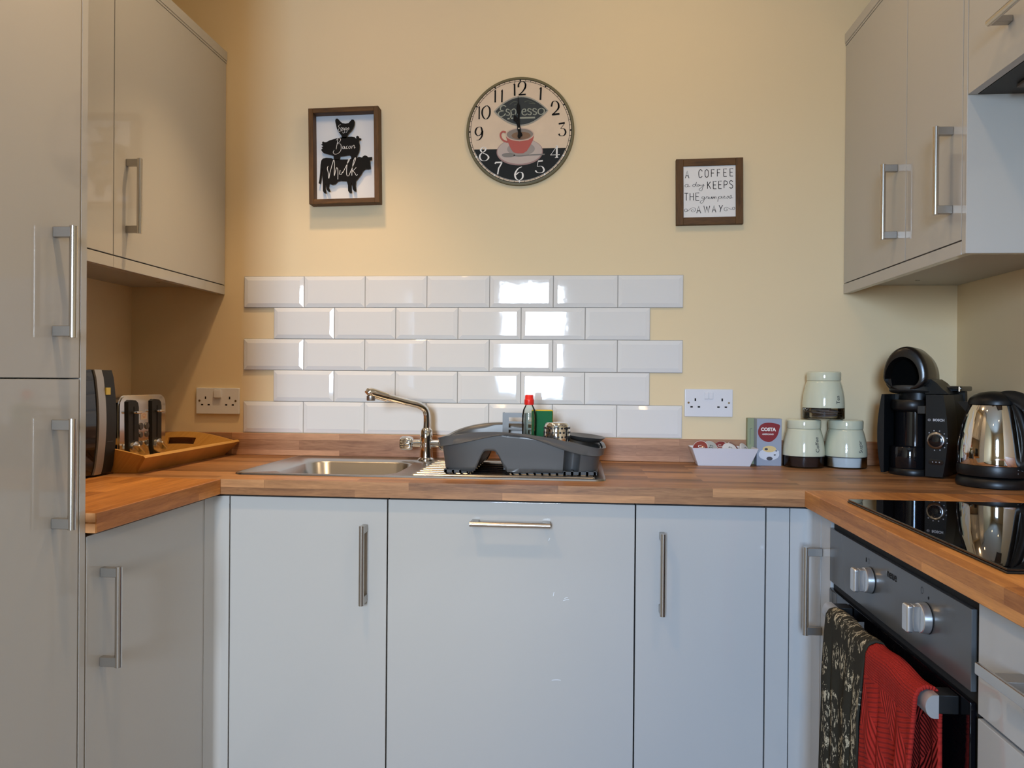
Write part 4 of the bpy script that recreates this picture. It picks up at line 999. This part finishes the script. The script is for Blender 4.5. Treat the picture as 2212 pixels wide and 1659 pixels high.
def end_wall(y_b, y_t, sgn):
    bm = NB(); n = 30
    bot = []; top = []
    x0b, x1b, x0t, x1t = tx(-1.405), tx(-1.093), tx(-1.416), tx(-1.052)
    hole = (-.05, .05, .036, .056)
    cols = []
    xs_ = [i / n for i in range(n + 1)]
    zq = [0, .0, .0]
    for s_ in xs_:
        h = .043 + .030 * math.sin(PI * s_)
        col = []
        for q in (0, .46, .76, 1):
            xx = (x0b + (x1b - x0b) * s_) * (1 - q) + (x0t + (x1t - x0t) * s_) * q
            yy = y_b + (y_t - y_b) * q * h / .043 * .75
            col.append(Vector((xx, yy, .0005 + h * q)))
        cols.append(col)
    th = Vector((0, -sgn * .009, 0))
    V = [[(bm.verts.new(p), bm.verts.new(p + th)) for p in c_] for c_ in cols]
    solid = lambda i, q: not (q == 1 and 11 <= i <= 18)
    for i in range(n):
        for q in range(3):
            if not solid(i, q): continue
            a, b_, c_, d_ = V[i][q], V[i + 1][q], V[i + 1][q + 1], V[i][q + 1]
            bm.faces.new((a[0], b_[0], c_[0], d_[0])); bm.faces.new((d_[1], c_[1], b_[1], a[1]))
            for (p, r_, ii, qq) in ((a, b_, i, q - 1), (d_, c_, i, q + 1), (a, d_, i - 1, q), (b_, c_, i + 1, q)):
                if not (0 <= ii < n and 0 <= qq < 3 and solid(ii, qq)): bm.faces.new((p[0], r_[0], r_[1], p[1]))
    return mesh_obj('end_grip', bm, TRAYW, t, 0)
end_wall(ty_(-.535), ty_(-.560), -1); end_wall(ty_(-.045), ty_(-.0275), 1)

# ------------------------------------------------------------------ toaster
t = thing('toaster', 'chrome four-slice toaster with two black lever slots, in the wooden tray', 'toaster', (-1.291, -.322, ZT + .0088), rz=.02)
tw2, td2, thh_ = .122, .085, .190
bm = NB()
pts = [(-tw2, .006)] + [(-tw2, .14)] + [(-tw2 + .028 - .028 * math.cos(a), .162 + .028 * math.sin(a)) for a in [PI / 2 * i / 8 for i in range(9)]] + [(tw2 - .028 + .028 * math.sin(a), .162 + .028 * math.cos(a)) for a in [PI / 2 * i / 8 for i in range(9)]] + [(tw2, .14), (tw2, .006)]
prism(bm, pts, lambda u, v, w: Vector((w, u, v)), (-td2, td2 - .001)); mesh_obj('body', bm, CHROME, t, 40)
bm = NB(); prism(bm, [(u * .985, .006 + (v - .006) * .985) for u, v in pts], lambda u, v, w: Vector((w, u, v)), (td2 - .001, td2 + .004)); fp_ = mesh_obj('front_plate', bm, mat('toaster_steel', (.66, .65, .66), .12, metal=1), t, 40)
bm = NB(); box(bm, -td2 + .005, td2 - .004, -tw2 + .006, tw2 - .006, 0, .0058); mesh_obj('base', bm, BLK, t, 0)
for s_ in (-1, 1):
    yc_ = s_ * .0615
    bm = NB(); prism(bm, [(yc_ + a, b_) for a, b_ in [(-.025, .034), (-.017, .012), (.017, .012), (.025, .034), (.025, .155), (.021, .168), (.010, .175), (-.016, .177), (-.028, .172)]], lambda u, v, w: Vector((w, u, v)), (td2 + .004, td2 + .010))
    lp = mesh_obj('lever_panel', bm, BLKS, t, 30)
    bm = NB(); box(bm, td2 + .0099, td2 + .0104, yc_ - .003, yc_ + .003, .064, .158); mesh_obj('slot', bm, INK, lp, 0)
    bm = NB(); box(bm, td2 + .0105, td2 + .028, yc_ - .014, yc_ + .014, .138, .146, .003); mesh_obj('lever', bm, CHROME, lp)
    bm = NB(); lathe(bm, [(.0215, 0), (.0205, .008), (.015, .011)], 28, (td2 + .0102, yc_, .040), Matrix.Rotation(PI / 2, 4, 'Y'))
    kb = mesh_obj('knob', bm, NICK, lp)
    bm = NB(); box(bm, -.004, .004, -.0205, .0205, 0, .016, .002, 1, Matrix.Translation((td2 + .0205, yc_, .040)) @ Matrix.Rotation(-.6, 4, 'X') @ Matrix.Rotation(PI / 2, 4, 'Y')); mesh_obj('grip', bm, NICK, kb)
TBUT = mat('toaster_button', (.12, .115, .11), .35, metal=.8)
for k in range(3):
    for s_ in (-1, 1): bm = NB(); lathe(bm, [(.0105 - .0015 * k, 0), (.0095 - .0015 * k, .0025)], 20, (td2 + .0042, s_ * .0155, .100 - k * .024), Matrix.Rotation(PI / 2, 4, 'Y')); mesh_obj('push_button', bm, TBUT, fp_)
bm = NB(); box(bm, td2 + .0041, td2 + .0046, -.017, .017, .119, .139); st_ = mesh_obj('sticker', bm, mat('sticker', srgb(190, 170, 150), .4), fp_, 0)
bm = NB(); ft = lambda u, v: Vector((td2 + .0049, u, v + .131)); pen(bm, ellipse(0, 0, .009, .004, 20) + [(.009, 0)], ft, .0012, smooth=False); pen(bm, [(-.006, -.007), (.006, -.007)], ft, .0015, smooth=False); mesh_obj('printed_mark', bm, mat('sticker_orange', (.5, .2, .06), .5), st_, 0)
bm = NB()
for s_ in (-1, 1):
    for q in (-1, 1): box(bm, -td2 + .02, td2 - .02, s_ * .055 + q * .019 - .009, s_ * .055 + q * .019 + .009, thh_ - .0024, thh_ - .0012)
mesh_obj('bread_slot', bm, INK, t, 0)

# ------------------------------------------------------------------ coffee machine
t = thing('coffee_machine', 'black pod coffee machine with raised arched lid, in the corner by the jars', 'coffee machine', (1.012, -.190, ZT + .0003), rz=-math.radians(38))
def side_w(z):   # bulged half width of the shell
    s_ = max(0, min(1, z / .222)); return .073 + .015 * math.sin(PI * (.08 + .84 * s_))
zs = [.004 + .216 * i / 16 for i in range(17)]
hw = .088
# right control column
def column(xa_f, xb_f, y0, y1, m, name, bev=True):
    bm = NB()
    pts = [(xa_f(z), z) for z in zs] + [(xb_f(z), z) for z in zs[::-1]]
    prism(bm, pts, XZ, (y0, y1)); return mesh_obj(name, bm, m, t, 35)
BODY = mat('machine_black', (.008, .009, .010), .34, spec=.35)
col_ = column(lambda z: .036, lambda z: side_w(z), -.122, -.02, BODY, 'control_column')
column(lambda z: -side_w(z), lambda z: -.070, -.115, -.02, BODY, 'side_fin')
column(lambda z: -side_w(z) + .003, lambda z: side_w(z) - .003, -.0195, .095, DKGREY, 'rear_shell')
bm = NB(); cyl(bm, (-.016, -.035, .022), (-.016, -.035, .19), .048, 36); mesh_obj('inner_column', bm, BLKG, t, 40)
bm = NB(); loops(bm, [[(p[0] - .012, p[1] - .055, z) for p in ellipse(0, 0, .060 * k, .066 * k, 44)] for k, z in ((.98, 0), (1, .003), (1, .014), (.96, .018))], cap0=True, cap1=True); mesh_obj('base', bm, BLK, t, 50)
bm = NB(); loops(bm, [[(p[0] - .018, p[1] - .065, z) for p in ellipse(0, 0, .048 * k, .052 * k, 44)] for k, z in ((.96, .0185), (1, .022), (1, .074), (.97, .077), (.92, .076), (.92, .070))], cap0=True, cap1=True); mesh_obj('drip_cup', bm, BLKG, t, 50)
bm = NB(); lathe(bm, [(.030, .172), (.046, .176), (.050, .182), (.050, .199), (.046, .205)], 40, (-.016, -.062, 0)); lathe(bm, [(.008, .150), (.012, .152), (.014, .172)], 24, (-.016, -.066, 0)); mesh_obj('brew_head', bm, BLK, t, 50)
bm = NB(); box(bm, .010, .0355, -.105, -.06, .168, .190, .003); mesh_obj('latch', bm, DKGREY, t)
bm = NB(); cyl(bm, (-.012, -.02, .205), (-.012, -.02, .232), .046, 36, r1=.043); mesh_obj('neck', bm, BLK, t, 40)
bm = NB(); loops(bm, [[(p[0] - .020, p[1] - .062, z - p[1] * .12) for p in ellipse(0, 0, .052 * k, .052 * k, 44)] for k, z in ((.92, .224), (1, .227), (1, .235), (.95, .239))], cap0=True, cap1=True); mesh_obj('pod_tray', bm, DKGREY, t, 50)
# raised arched hood: a swept oval tunnel with a dark hollow
bm = NB(); cxh, czh = -.021, .268
outer = [(cxh + (.056 if True else 0) * math.cos(a) * (1.0), czh + .083 * math.sin(a) if math.sin(a) > 0 else czh + .04 * math.sin(a)) for a in [2 * PI * i / 48 for i in range(48)]]
inner = [(cxh - .006 + .043 * math.cos(a), czh - .004 + (.058 * math.sin(a) if math.sin(a) > 0 else .030 * math.sin(a))) for a in [2 * PI * i / 48 for i in range(48)]]
def ring(pl_, y, k=1.0, dz=0): return [(cxh + (u - cxh) * k, y, czh + (v - czh) * k + dz) for u, v in pl_]
loops(bm, [ring(inner, -.040, .85), ring(inner, -.092, .96, -.001), ring(inner, -.112, 1.0), ring(outer, -.112, .90), ring(outer, -.108, .97), ring(outer, -.092, 1.0), ring(outer, -.02, .98), ring(outer, .035, .90, -.004), ring(outer, .065, .62, -.018)], cap0=True, cap1=True)
bmr = NB(); loops(bmr, [ring(inner, -.070, .955), ring(inner, -.069, .955)], cap0=True, cap1=True); mesh_obj('hood_shade_disc', bmr, mat('hollow_shade_black', (.002, .002, .002), .9, spec=.05), t, 0)  # flat matt black disc, the hollow's shade put into its colour
BEV[0] = False
mesh_obj('hood', bm, mat('hood_black', (.009, .007, .006), .24), t, 60)
bm = NB(); prism(bm, [(.020, .222), (.078, .222), (.062, .236), (.048, .252), (.034, .262), (.020, .262)], XZ, (-.07, .04)); mesh_obj('hinge', bm, BLK, t, 30)
bm = NB(); prism(bm, [(-.062, .235), (-.070, .245), (-.070, .262), (-.058, .262), (-.054, .240)], XZ, (-.10, -.05)); mesh_obj('lever_tip', bm, BLK, t, 30)
# water tank + lid
bm = NB(); prism(bm, [(-.05, .03), (.084, .03), (.080, .228), (-.05, .228)], lambda u, v, w: Vector((u, w, v)), (.096, .120)); mesh_obj('water_tank', bm, DKGREY, t, 30)
bm = NB(); box(bm, -.04, .092, .0, .124, .2285, .244, .005); ld = mesh_obj('tank_lid', bm, BLKG, t)
bm = NB(); lathe(bm, [(.0035, 0), (.0035, .012)], 12, (.086, -.0005, .2295)); mesh_obj('catch', bm, CHROME, ld)
# dial + badge
fd = lambda u, v: Vector((u + .062, -.1224, v))
bm = NB(); RY = Matrix.Rotation(PI / 2, 4, 'X'); dc = (.062, -.122, .100)
lathe(bm, [(.0225, 0), (.0225, .003), (.0195, .006), (.0165, .0065)], 40, dc, RY); dl = mesh_obj('dial_ring', bm, mat('dial_ring_metal', (.35, .35, .36), .22, metal=1), t, 40)
bm = NB(); lathe(bm, [(.0165, .003), (.0165, .009), (.012, .011), (.001, .011)], 36, dc, RY, cap=False); mesh_obj('dial_cap', bm, BLKG, dl, 50)
bm = NB()
for k in range(9):
    a = -PI * .55 + k * PI * .16; flatpoly(bm, [(.0262 * math.cos(a) + .0016 * math.cos(b_), .0262 * math.sin(a) + .100 + .0016 * math.sin(b_)) for b_ in [i * PI / 4 for i in range(8)]], fd)
mesh_obj('marking', bm, mat('mark_grey', (.4, .4, .42), .5), col_, 0)
text('lettering', 'BOSCH', .0088, mat('badge_silver', (.5, .5, .52), .35), lambda u, v: Vector((u + .067, -.1226, v + .1535)), col_, bold=.0004, sx=.95)
bm = NB(); pen(bm, ellipse(-.0175, .1535, .0030, .0030, 20) + [(-.0145, .1535)], fd, .0007, smooth=False); pen(bm, [(-.0190, .1550), (-.0190, .1520)], fd, .0006, smooth=False); pen(bm, [(-.0160, .1550), (-.0160, .1520)], fd, .0006, smooth=False); pen(bm, [(-.0190, .1535), (-.0160, .1535)], fd, .0006, smooth=False)
mesh_obj('emblem', bm, mat('badge_silver2', (.5, .5, .52), .35), col_, 0)
bm = NB(); loops(bm, [[(u, y, v) for u, v in rrect(.044, .080, .036, .050, .0068, 5)] for y in (-.1215, -.1235)], cap0=True, cap1=True); bt_ = mesh_obj('button_strip', bm, BLKG, t, 40)
bm = NB()
for u in (-.008, 0, .008): flatpoly(bm, ellipse(u, .043, .0016, .0016, 10), lambda u_, v_: Vector((u_ + .062, -.1237, v_)))
mesh_obj('marking', bm, mat('mark_grey2', (.3, .3, .32), .5), bt_, 0)

# ------------------------------------------------------------------ kettle
t = thing('kettle', 'polished steel kettle with black lid, handle and base by the hob', 'kettle', (1.0630, -.455, ZT + .0003))
bm = NB(); lathe(bm, [(.074, 0), (.0815, .002), (.0825, .008), (.0805, .020), (.076, .024), (.060, .025)], 56); mesh_obj('power_base', bm, BLK, t, 40)
bm = NB(); lathe(bm, [(.074, .0265), (.0785, .028), (.0800, .034), (.0800, .050), (.0790, .0535)], 56); kb_ = mesh_obj('lower_band', bm, BLK, t, 40)
bm = NB(); lathe(bm, [(.0790, .0545), (.0795, .060), (.0788, .085), (.0765, .110), (.0725, .135), (.0670, .160), (.0600, .185), (.0525, .203), (.0500, .2065)], 72); mesh_obj('body', bm, mat('polished_steel', (.72, .69, .64), .045, metal=1), t, 60)
bm = NB(); lathe(bm, [(.0560, .2000), (.0560, .2075), (.0530, .2145), (.044, .2225), (.030, .2285), (.012, .2315), (.001, .232)], 48, cap=False); mesh_obj('lid', bm, BLK, t, 50)
hd = Vector((.40, -.92, 0)).normalized()
hp = [(.010, .2150), (.034, .2185), (.060, .2150), (.086, .2000), (.108, .175), (.118, .135), (.116, .095), (.102, .065), (.078, .056)]
bm = NB(); P_ = spline([(hd.x * a, hd.y * a, z) for a, z in hp], 6); tube(bm, P_, [.014 + .004 * math.sin(PI * i / (len(P_) - 1)) for i in range(len(P_))], 20, up=(hd.y, -hd.x, 0)); mesh_obj('handle', bm, BLKS, t, 60)
ip = [(.050, .2050), (.066, .175), (.080, .13), (.083, .095), (.079, .066)]
bm = NB(); P_ = spline([(hd.x * a, hd.y * a, z) for a, z in ip], 6); tube(bm, P_, .0105, 16); mesh_obj('handle_grip', bm, BLK, t, 60)
bm = NB(); sd = Vector((-.75, .66, 0)).normalized()
prism(bm, [(.046, .165), (.078, .205), (.050, .206)], lambda u, v, w: Vector((sd.x * u - sd.y * w, sd.y * u + sd.x * w, v)), (-.016, .016)); mesh_obj('spout', bm, BLK, t, 30)
bm = NB()
def fk(u, v): a = -PI / 2 + .16 + u / .0802; return Vector((.0803 * math.cos(a), .0803 * math.sin(a), .043 + v))
for s_ in ([(.0, .004), (.003, .004)], [(.001, -.006), (.001, -.002)], [(.010, .003), (.018, 0), (.028, -.001), (.034, .001)], [(.012, .004), (.034, .0035)], [(.034, .005), (.034, -.003)]): pen(bm, s_, fk, .0012, smooth=False)
mesh_obj('printed_mark', bm, mat('mark_grey3', (.25, .25, .25), .5), kb_, 0)

# ------------------------------------------------------------------ towels
def towel_mat(name, kind):
    m = bpy.data.materials.new(name); m.use_nodes = True; nt = m.node_tree; N = nt.nodes; L = nt.links; b = N['Principled BSDF']; b.inputs['Roughness'].default_value = .95; b.inputs['Specular IOR Level'].default_value = .15
    uv = N.new('ShaderNodeUVMap'); uv.uv_map = 'UVMap'
    bp = N.new('ShaderNodeBump'); bp.inputs['Distance'].default_value = .002
    def mth(op, a, c, d=None):
        n = N.new('ShaderNodeMath'); n.operation = op
        for i, q in enumerate((a, c, d)):
            if q is None: continue
            if isinstance(q, (int, float)): n.inputs[i].default_value = q
            else: L.new(q, n.inputs[i])
        return n.outputs[0]
    sp = N.new('ShaderNodeSeparateXYZ'); L.new(uv.outputs[0], sp.inputs[0]); U, V = sp.outputs[0], sp.outputs[1]
    if kind == 'red':
        cell = .0078
        a = mth('SINE', mth('MULTIPLY', mth('ADD', U, mth('MULTIPLY', V, 1.0)), 2 * PI / cell), 0); c = mth('SINE', mth('MULTIPLY', mth('SUBTRACT', U, V), 2 * PI / cell), 0)
        knot = mth('MULTIPLY', a, c)
        ribs = mth('SINE', mth('MULTIPLY', mth('ADD', mth('MULTIPLY', U, .87), mth('MULTIPLY', V, .5)), 2 * PI / .0075), 0)
        ribs2 = mth('SINE', mth('MULTIPLY', mth('SUBTRACT', mth('MULTIPLY', U, .35), V), 2 * PI / .0075), 0)
        chk = mth('GREATER_THAN', mth('SINE', mth('MULTIPLY', mth('ADD', U, V), 2 * PI / .13), 0), 0)
        rb = mth('ADD', mth('MULTIPLY', ribs, chk), mth('MULTIPLY', ribs2, mth('SUBTRACT', 1, chk)))
        top = mth('LESS_THAN', mth('ABSOLUTE', V, 0), .055)
        h = mth('ADD', mth('MULTIPLY', knot, top), mth('MULTIPLY', rb, mth('SUBTRACT', 1, top)))
        L.new(h, bp.inputs['Height']); bp.inputs['Strength'].default_value = .9; bp.inputs['Distance'].default_value = .0013
        b.inputs['Base Color'].default_value = (*srgb(158, 40, 32), 1)
    else:
        # rows of sprig-like stems: warped stripes broken up by noise
        cb = N.new('ShaderNodeCombineXYZ'); L.new(mth('MULTIPLY', U, 1.0), cb.inputs[0]); L.new(mth('MULTIPLY', V, .42), cb.inputs[1])
        nz = N.new('ShaderNodeTexNoise'); nz.inputs['Scale'].default_value = 120; nz.inputs['Detail'].default_value = 5; nz.inputs['Roughness'].default_value = .65; nz.inputs['Distortion'].default_value = 1.3; L.new(cb.outputs[0], nz.inputs['Vector'])
        cell = N.new('ShaderNodeTexVoronoi'); cell.inputs['Scale'].default_value = 1; cell.inputs['Randomness'].default_value = .35
        cb2 = N.new('ShaderNodeCombineXYZ'); L.new(mth('MULTIPLY', U, 24), cb2.inputs[0]); L.new(mth('MULTIPLY', V, 13), cb2.inputs[1]); L.new(cb2.outputs[0], cell.inputs['Vector'])
        mask = mth('LESS_THAN', cell.outputs['Distance'], .47)
        thr = mth('GREATER_THAN', nz.outputs['Fac'], .545)
        fine = N.new('ShaderNodeTexNoise'); fine.inputs['Scale'].default_value = 700; L.new(uv.outputs[0], fine.inputs['Vector'])
        fac = mth('MULTIPLY', mth('MULTIPLY', mask, thr), mth('GREATER_THAN', fine.outputs['Fac'], .42))
        mx_ = N.new('ShaderNodeMix'); mx_.data_type = 'RGBA'; mx_.inputs['A'].default_value = (*srgb(48, 46, 38), 1); mx_.inputs['B'].default_value = (*srgb(196, 186, 160), 1)
        L.new(fac, mx_.inputs['Factor']); L.new(mx_.outputs['Result'], b.inputs['Base Color'])
        L.new(fine.outputs['Fac'], bp.inputs['Height']); bp.inputs['Strength'].default_value = .3
    L.new(bp.outputs['Normal'], b.inputs['Normal'])
    return m
def towel(name, label, cat, ya, yb, mt, front, back, seed, th=.004, nar=0.0, off=0.0):
    """cloth folded over the rail; front drop hangs on the room side"""
    rng = random.Random(seed); ph = rng.uniform(0, 6)
    bm = NB(); uvl = bm.loops.layers.uv.new('UVMap'); nu, nv = 44, 90
    r_ = .0145 + off; ctr = (rx - .001, rz + .004)
    G = []
    total = front + back + PI * r_
    for j in range(nv + 1):
        s_ = -back - PI * r_ / 2 + total * j / nv      # 0 at the top of the rail
        row = []
        for i in range(nu + 1):
            u = i / nu; y = yb + (ya - yb) * u
            a = s_ / r_
            if abs(a) <= PI / 2: x = -math.sin(a) * r_; z = math.cos(a) * r_ * .95; drop = 0
            else:
                sg = 1 if a > 0 else -1; drop = abs(s_) - PI * r_ / 2
                x = -sg * r_; z = -drop
            k = min(1, drop / .12)
            wv = .0065 * k * math.sin(u * 2 * PI * 1.6 + ph) + .003 * k * math.sin(u * 2 * PI * 3.7 + ph * 2 + drop * 6)
            if s_ > 0: x += -abs(wv) * 1.0 - .010 * k * (.5 + .5 * math.sin(u * 5 + ph))
            else: x += min(abs(wv), .004) * .6 * (1 if drop > 0 else 0)
            yy = y + nar * k * (u - .5) * -1 * (abs(yb - ya)) + .003 * k * math.sin(drop * 22 + ph)
            zz = z + .0025 * math.sin(u * 9 + ph) * (1 if abs(a) < PI / 2 else .5) * (1 if drop == 0 else max(0, 1 - drop * 4)) 
            row.append((bm.verts.new(W(ctr[0] + x, yy, ctr[1] + zz) + Vector((XF + .3, oc, .25))), (y, s_)))
        G.append(row)
    for j in range(nv):
        for i in range(nu):
            q = (G[j][i], G[j][i + 1], G[j + 1][i + 1], G[j + 1][i])
            f_ = bm.faces.new([p[0] for p in q])
            for lp_, p in zip(f_.loops, q): lp_[uvl].uv = p[1]
    o = mesh_obj(name, bm, mt, None, 80)
    md = o.modifiers.new('cloth_thickness', 'SOLIDIFY'); md.thickness = th; md.offset = 1
    return tag(o, label, cat)
TD = towel_mat('dark_towel', 'dark'); TR = towel_mat('red_towel', 'red')
towel('tea_towel', 'charcoal tea towel with off-white sprig print folded over the oven rail', 'towel', -.888, -1.098, TD, .46, .40, 4, th=.0035)
towel('hand_towel', 'brick red knitted towel hung over the oven rail end', 'towel', -1.102, -1.287, TR, .44, .36, 9, th=.0055, nar=.06)

# ------------------------------------------------------------------ light
def spot(name, loc, e, col=(1, .70, .40), ang=130, r=.028, tgt=(0, 0, -1), blend=1.0):
    l = bpy.data.lights.new(name, 'SPOT'); l.energy = e; l.color = col; l.spot_size = math.radians(ang); l.spot_blend = blend; l.shadow_soft_size = r
    o = bpy.data.objects.new(name, l); C.objects.link(o); o.location = loc
    o.rotation_euler = Vector(tgt).to_track_quat('-Z', 'Y').to_euler()
    return o
WARM = (1, .66, .34); BEAM = (82, 120, 125)
for i, (x, y) in enumerate(((-.71, -.42), (-.56, -1.42), (.52, -1.42), (.55, -3.2), (-.56, -3.2))):
    spot('downlight_lamp_%d' % i, (x, y, ZC - .03), {0: 44, 1: 34, 2: 16}.get(i, 10), WARM, BEAM[i] if i < 3 else 150, .028)
for x in (-.66, .30):  # added fill lights out of view, to warm the back wall broadly
    pl_ = bpy.data.lights.new('warm_fill', 'POINT'); pl_.energy = 4.5; pl_.color = (1, .70, .40); pl_.shadow_soft_size = .10
    po = bpy.data.objects.new('warm_fill', pl_); C.objects.link(po); po.location = (x, -.72, 2.36)
for i, (x, y, r_) in enumerate(((-.71, -.42, .045), (-.56, -1.42, .045), (.52, -1.42, .045), (.55, -3.2, .045), (-.56, -3.2, .045), (-.66, -.72, .08), (.30, -.72, .08))):
    bm = NB(); lathe(bm, [(r_, ZC - .007), (r_, ZC - .0005)], 32, (x, y, 0)); struct('unseen_trim_%d' % (i + 1), bm, WHITEP)  # unseen rings under the ceiling; the last two dress the added fills
pt = bpy.data.lights.new('window_portal', 'AREA'); pt.shape = 'RECTANGLE'; pt.size = WX1 - WX0; pt.size_y = WZ1 - WZ0; pt.cycles.is_portal = True
po = bpy.data.objects.new('window_portal', pt); C.objects.link(po); po.location = ((WX0 + WX1) / 2, YR - .10, (WZ0 + WZ1) / 2); po.rotation_euler = (PI / 2, 0, 0)
po.rotation_euler = Vector((0, 1, 0)).to_track_quat('-Z', 'Y').to_euler()
w = bpy.data.worlds.new('sky'); S.world = w; w.use_nodes = True; nt = w.node_tree; bgn = nt.nodes['Background']
tc = nt.nodes.new('ShaderNodeTexCoord'); nz = nt.nodes.new('ShaderNodeTexNoise'); nz.inputs['Scale'].default_value = 3.5; nz.inputs['Detail'].default_value = 5
cr = nt.nodes.new('ShaderNodeValToRGB'); cr.color_ramp.elements[0].position = .42; cr.color_ramp.elements[0].color = (.42, .67, 1.10, 1); cr.color_ramp.elements[1].position = .58; cr.color_ramp.elements[1].color = (.77, .90, 1.09, 1)
nt.links.new(tc.outputs['Generated'], nz.inputs['Vector']); nt.links.new(nz.outputs['Fac'], cr.inputs[0])
sz = nt.nodes.new('ShaderNodeSeparateXYZ'); nt.links.new(tc.outputs['Generated'], sz.inputs[0])
hz = nt.nodes.new('ShaderNodeValToRGB'); hz.color_ramp.elements[0].position = .49; hz.color_ramp.elements[0].color = (.34, .40, .44, 1); hz.color_ramp.elements[1].position = .51; hz.color_ramp.elements[1].color = (1, 1, 1, 1)
ma = nt.nodes.new('ShaderNodeMath'); ma.operation = 'MULTIPLY_ADD'; ma.inputs[1].default_value = .5; ma.inputs[2].default_value = .5
nt.links.new(sz.outputs[2], ma.inputs[0]); nt.links.new(ma.outputs[0], hz.inputs[0])
mu = nt.nodes.new('ShaderNodeMix'); mu.data_type = 'RGBA'; mu.blend_type = 'MULTIPLY'; mu.inputs['Factor'].default_value = 1
nt.links.new(cr.outputs[0], mu.inputs['A']); nt.links.new(hz.outputs[0], mu.inputs['B']); nt.links.new(mu.outputs['Result'], bgn.inputs[0]); bgn.inputs[1].default_value = 100

S.view_settings.view_transform = 'Standard'; S.view_settings.look = 'None'; S.view_settings.gamma = 1; S.view_settings.use_curve_mapping = False
S.view_settings.exposure = 0.0
cy = S.cycles
cy.use_denoising = True; cy.max_bounces = 8; cy.diffuse_bounces = 4; cy.glossy_bounces = 5; cy.transparent_max_bounces = 12; cy.caustics_reflective = False; cy.caustics_refractive = False; cy.sample_clamp_indirect = 6
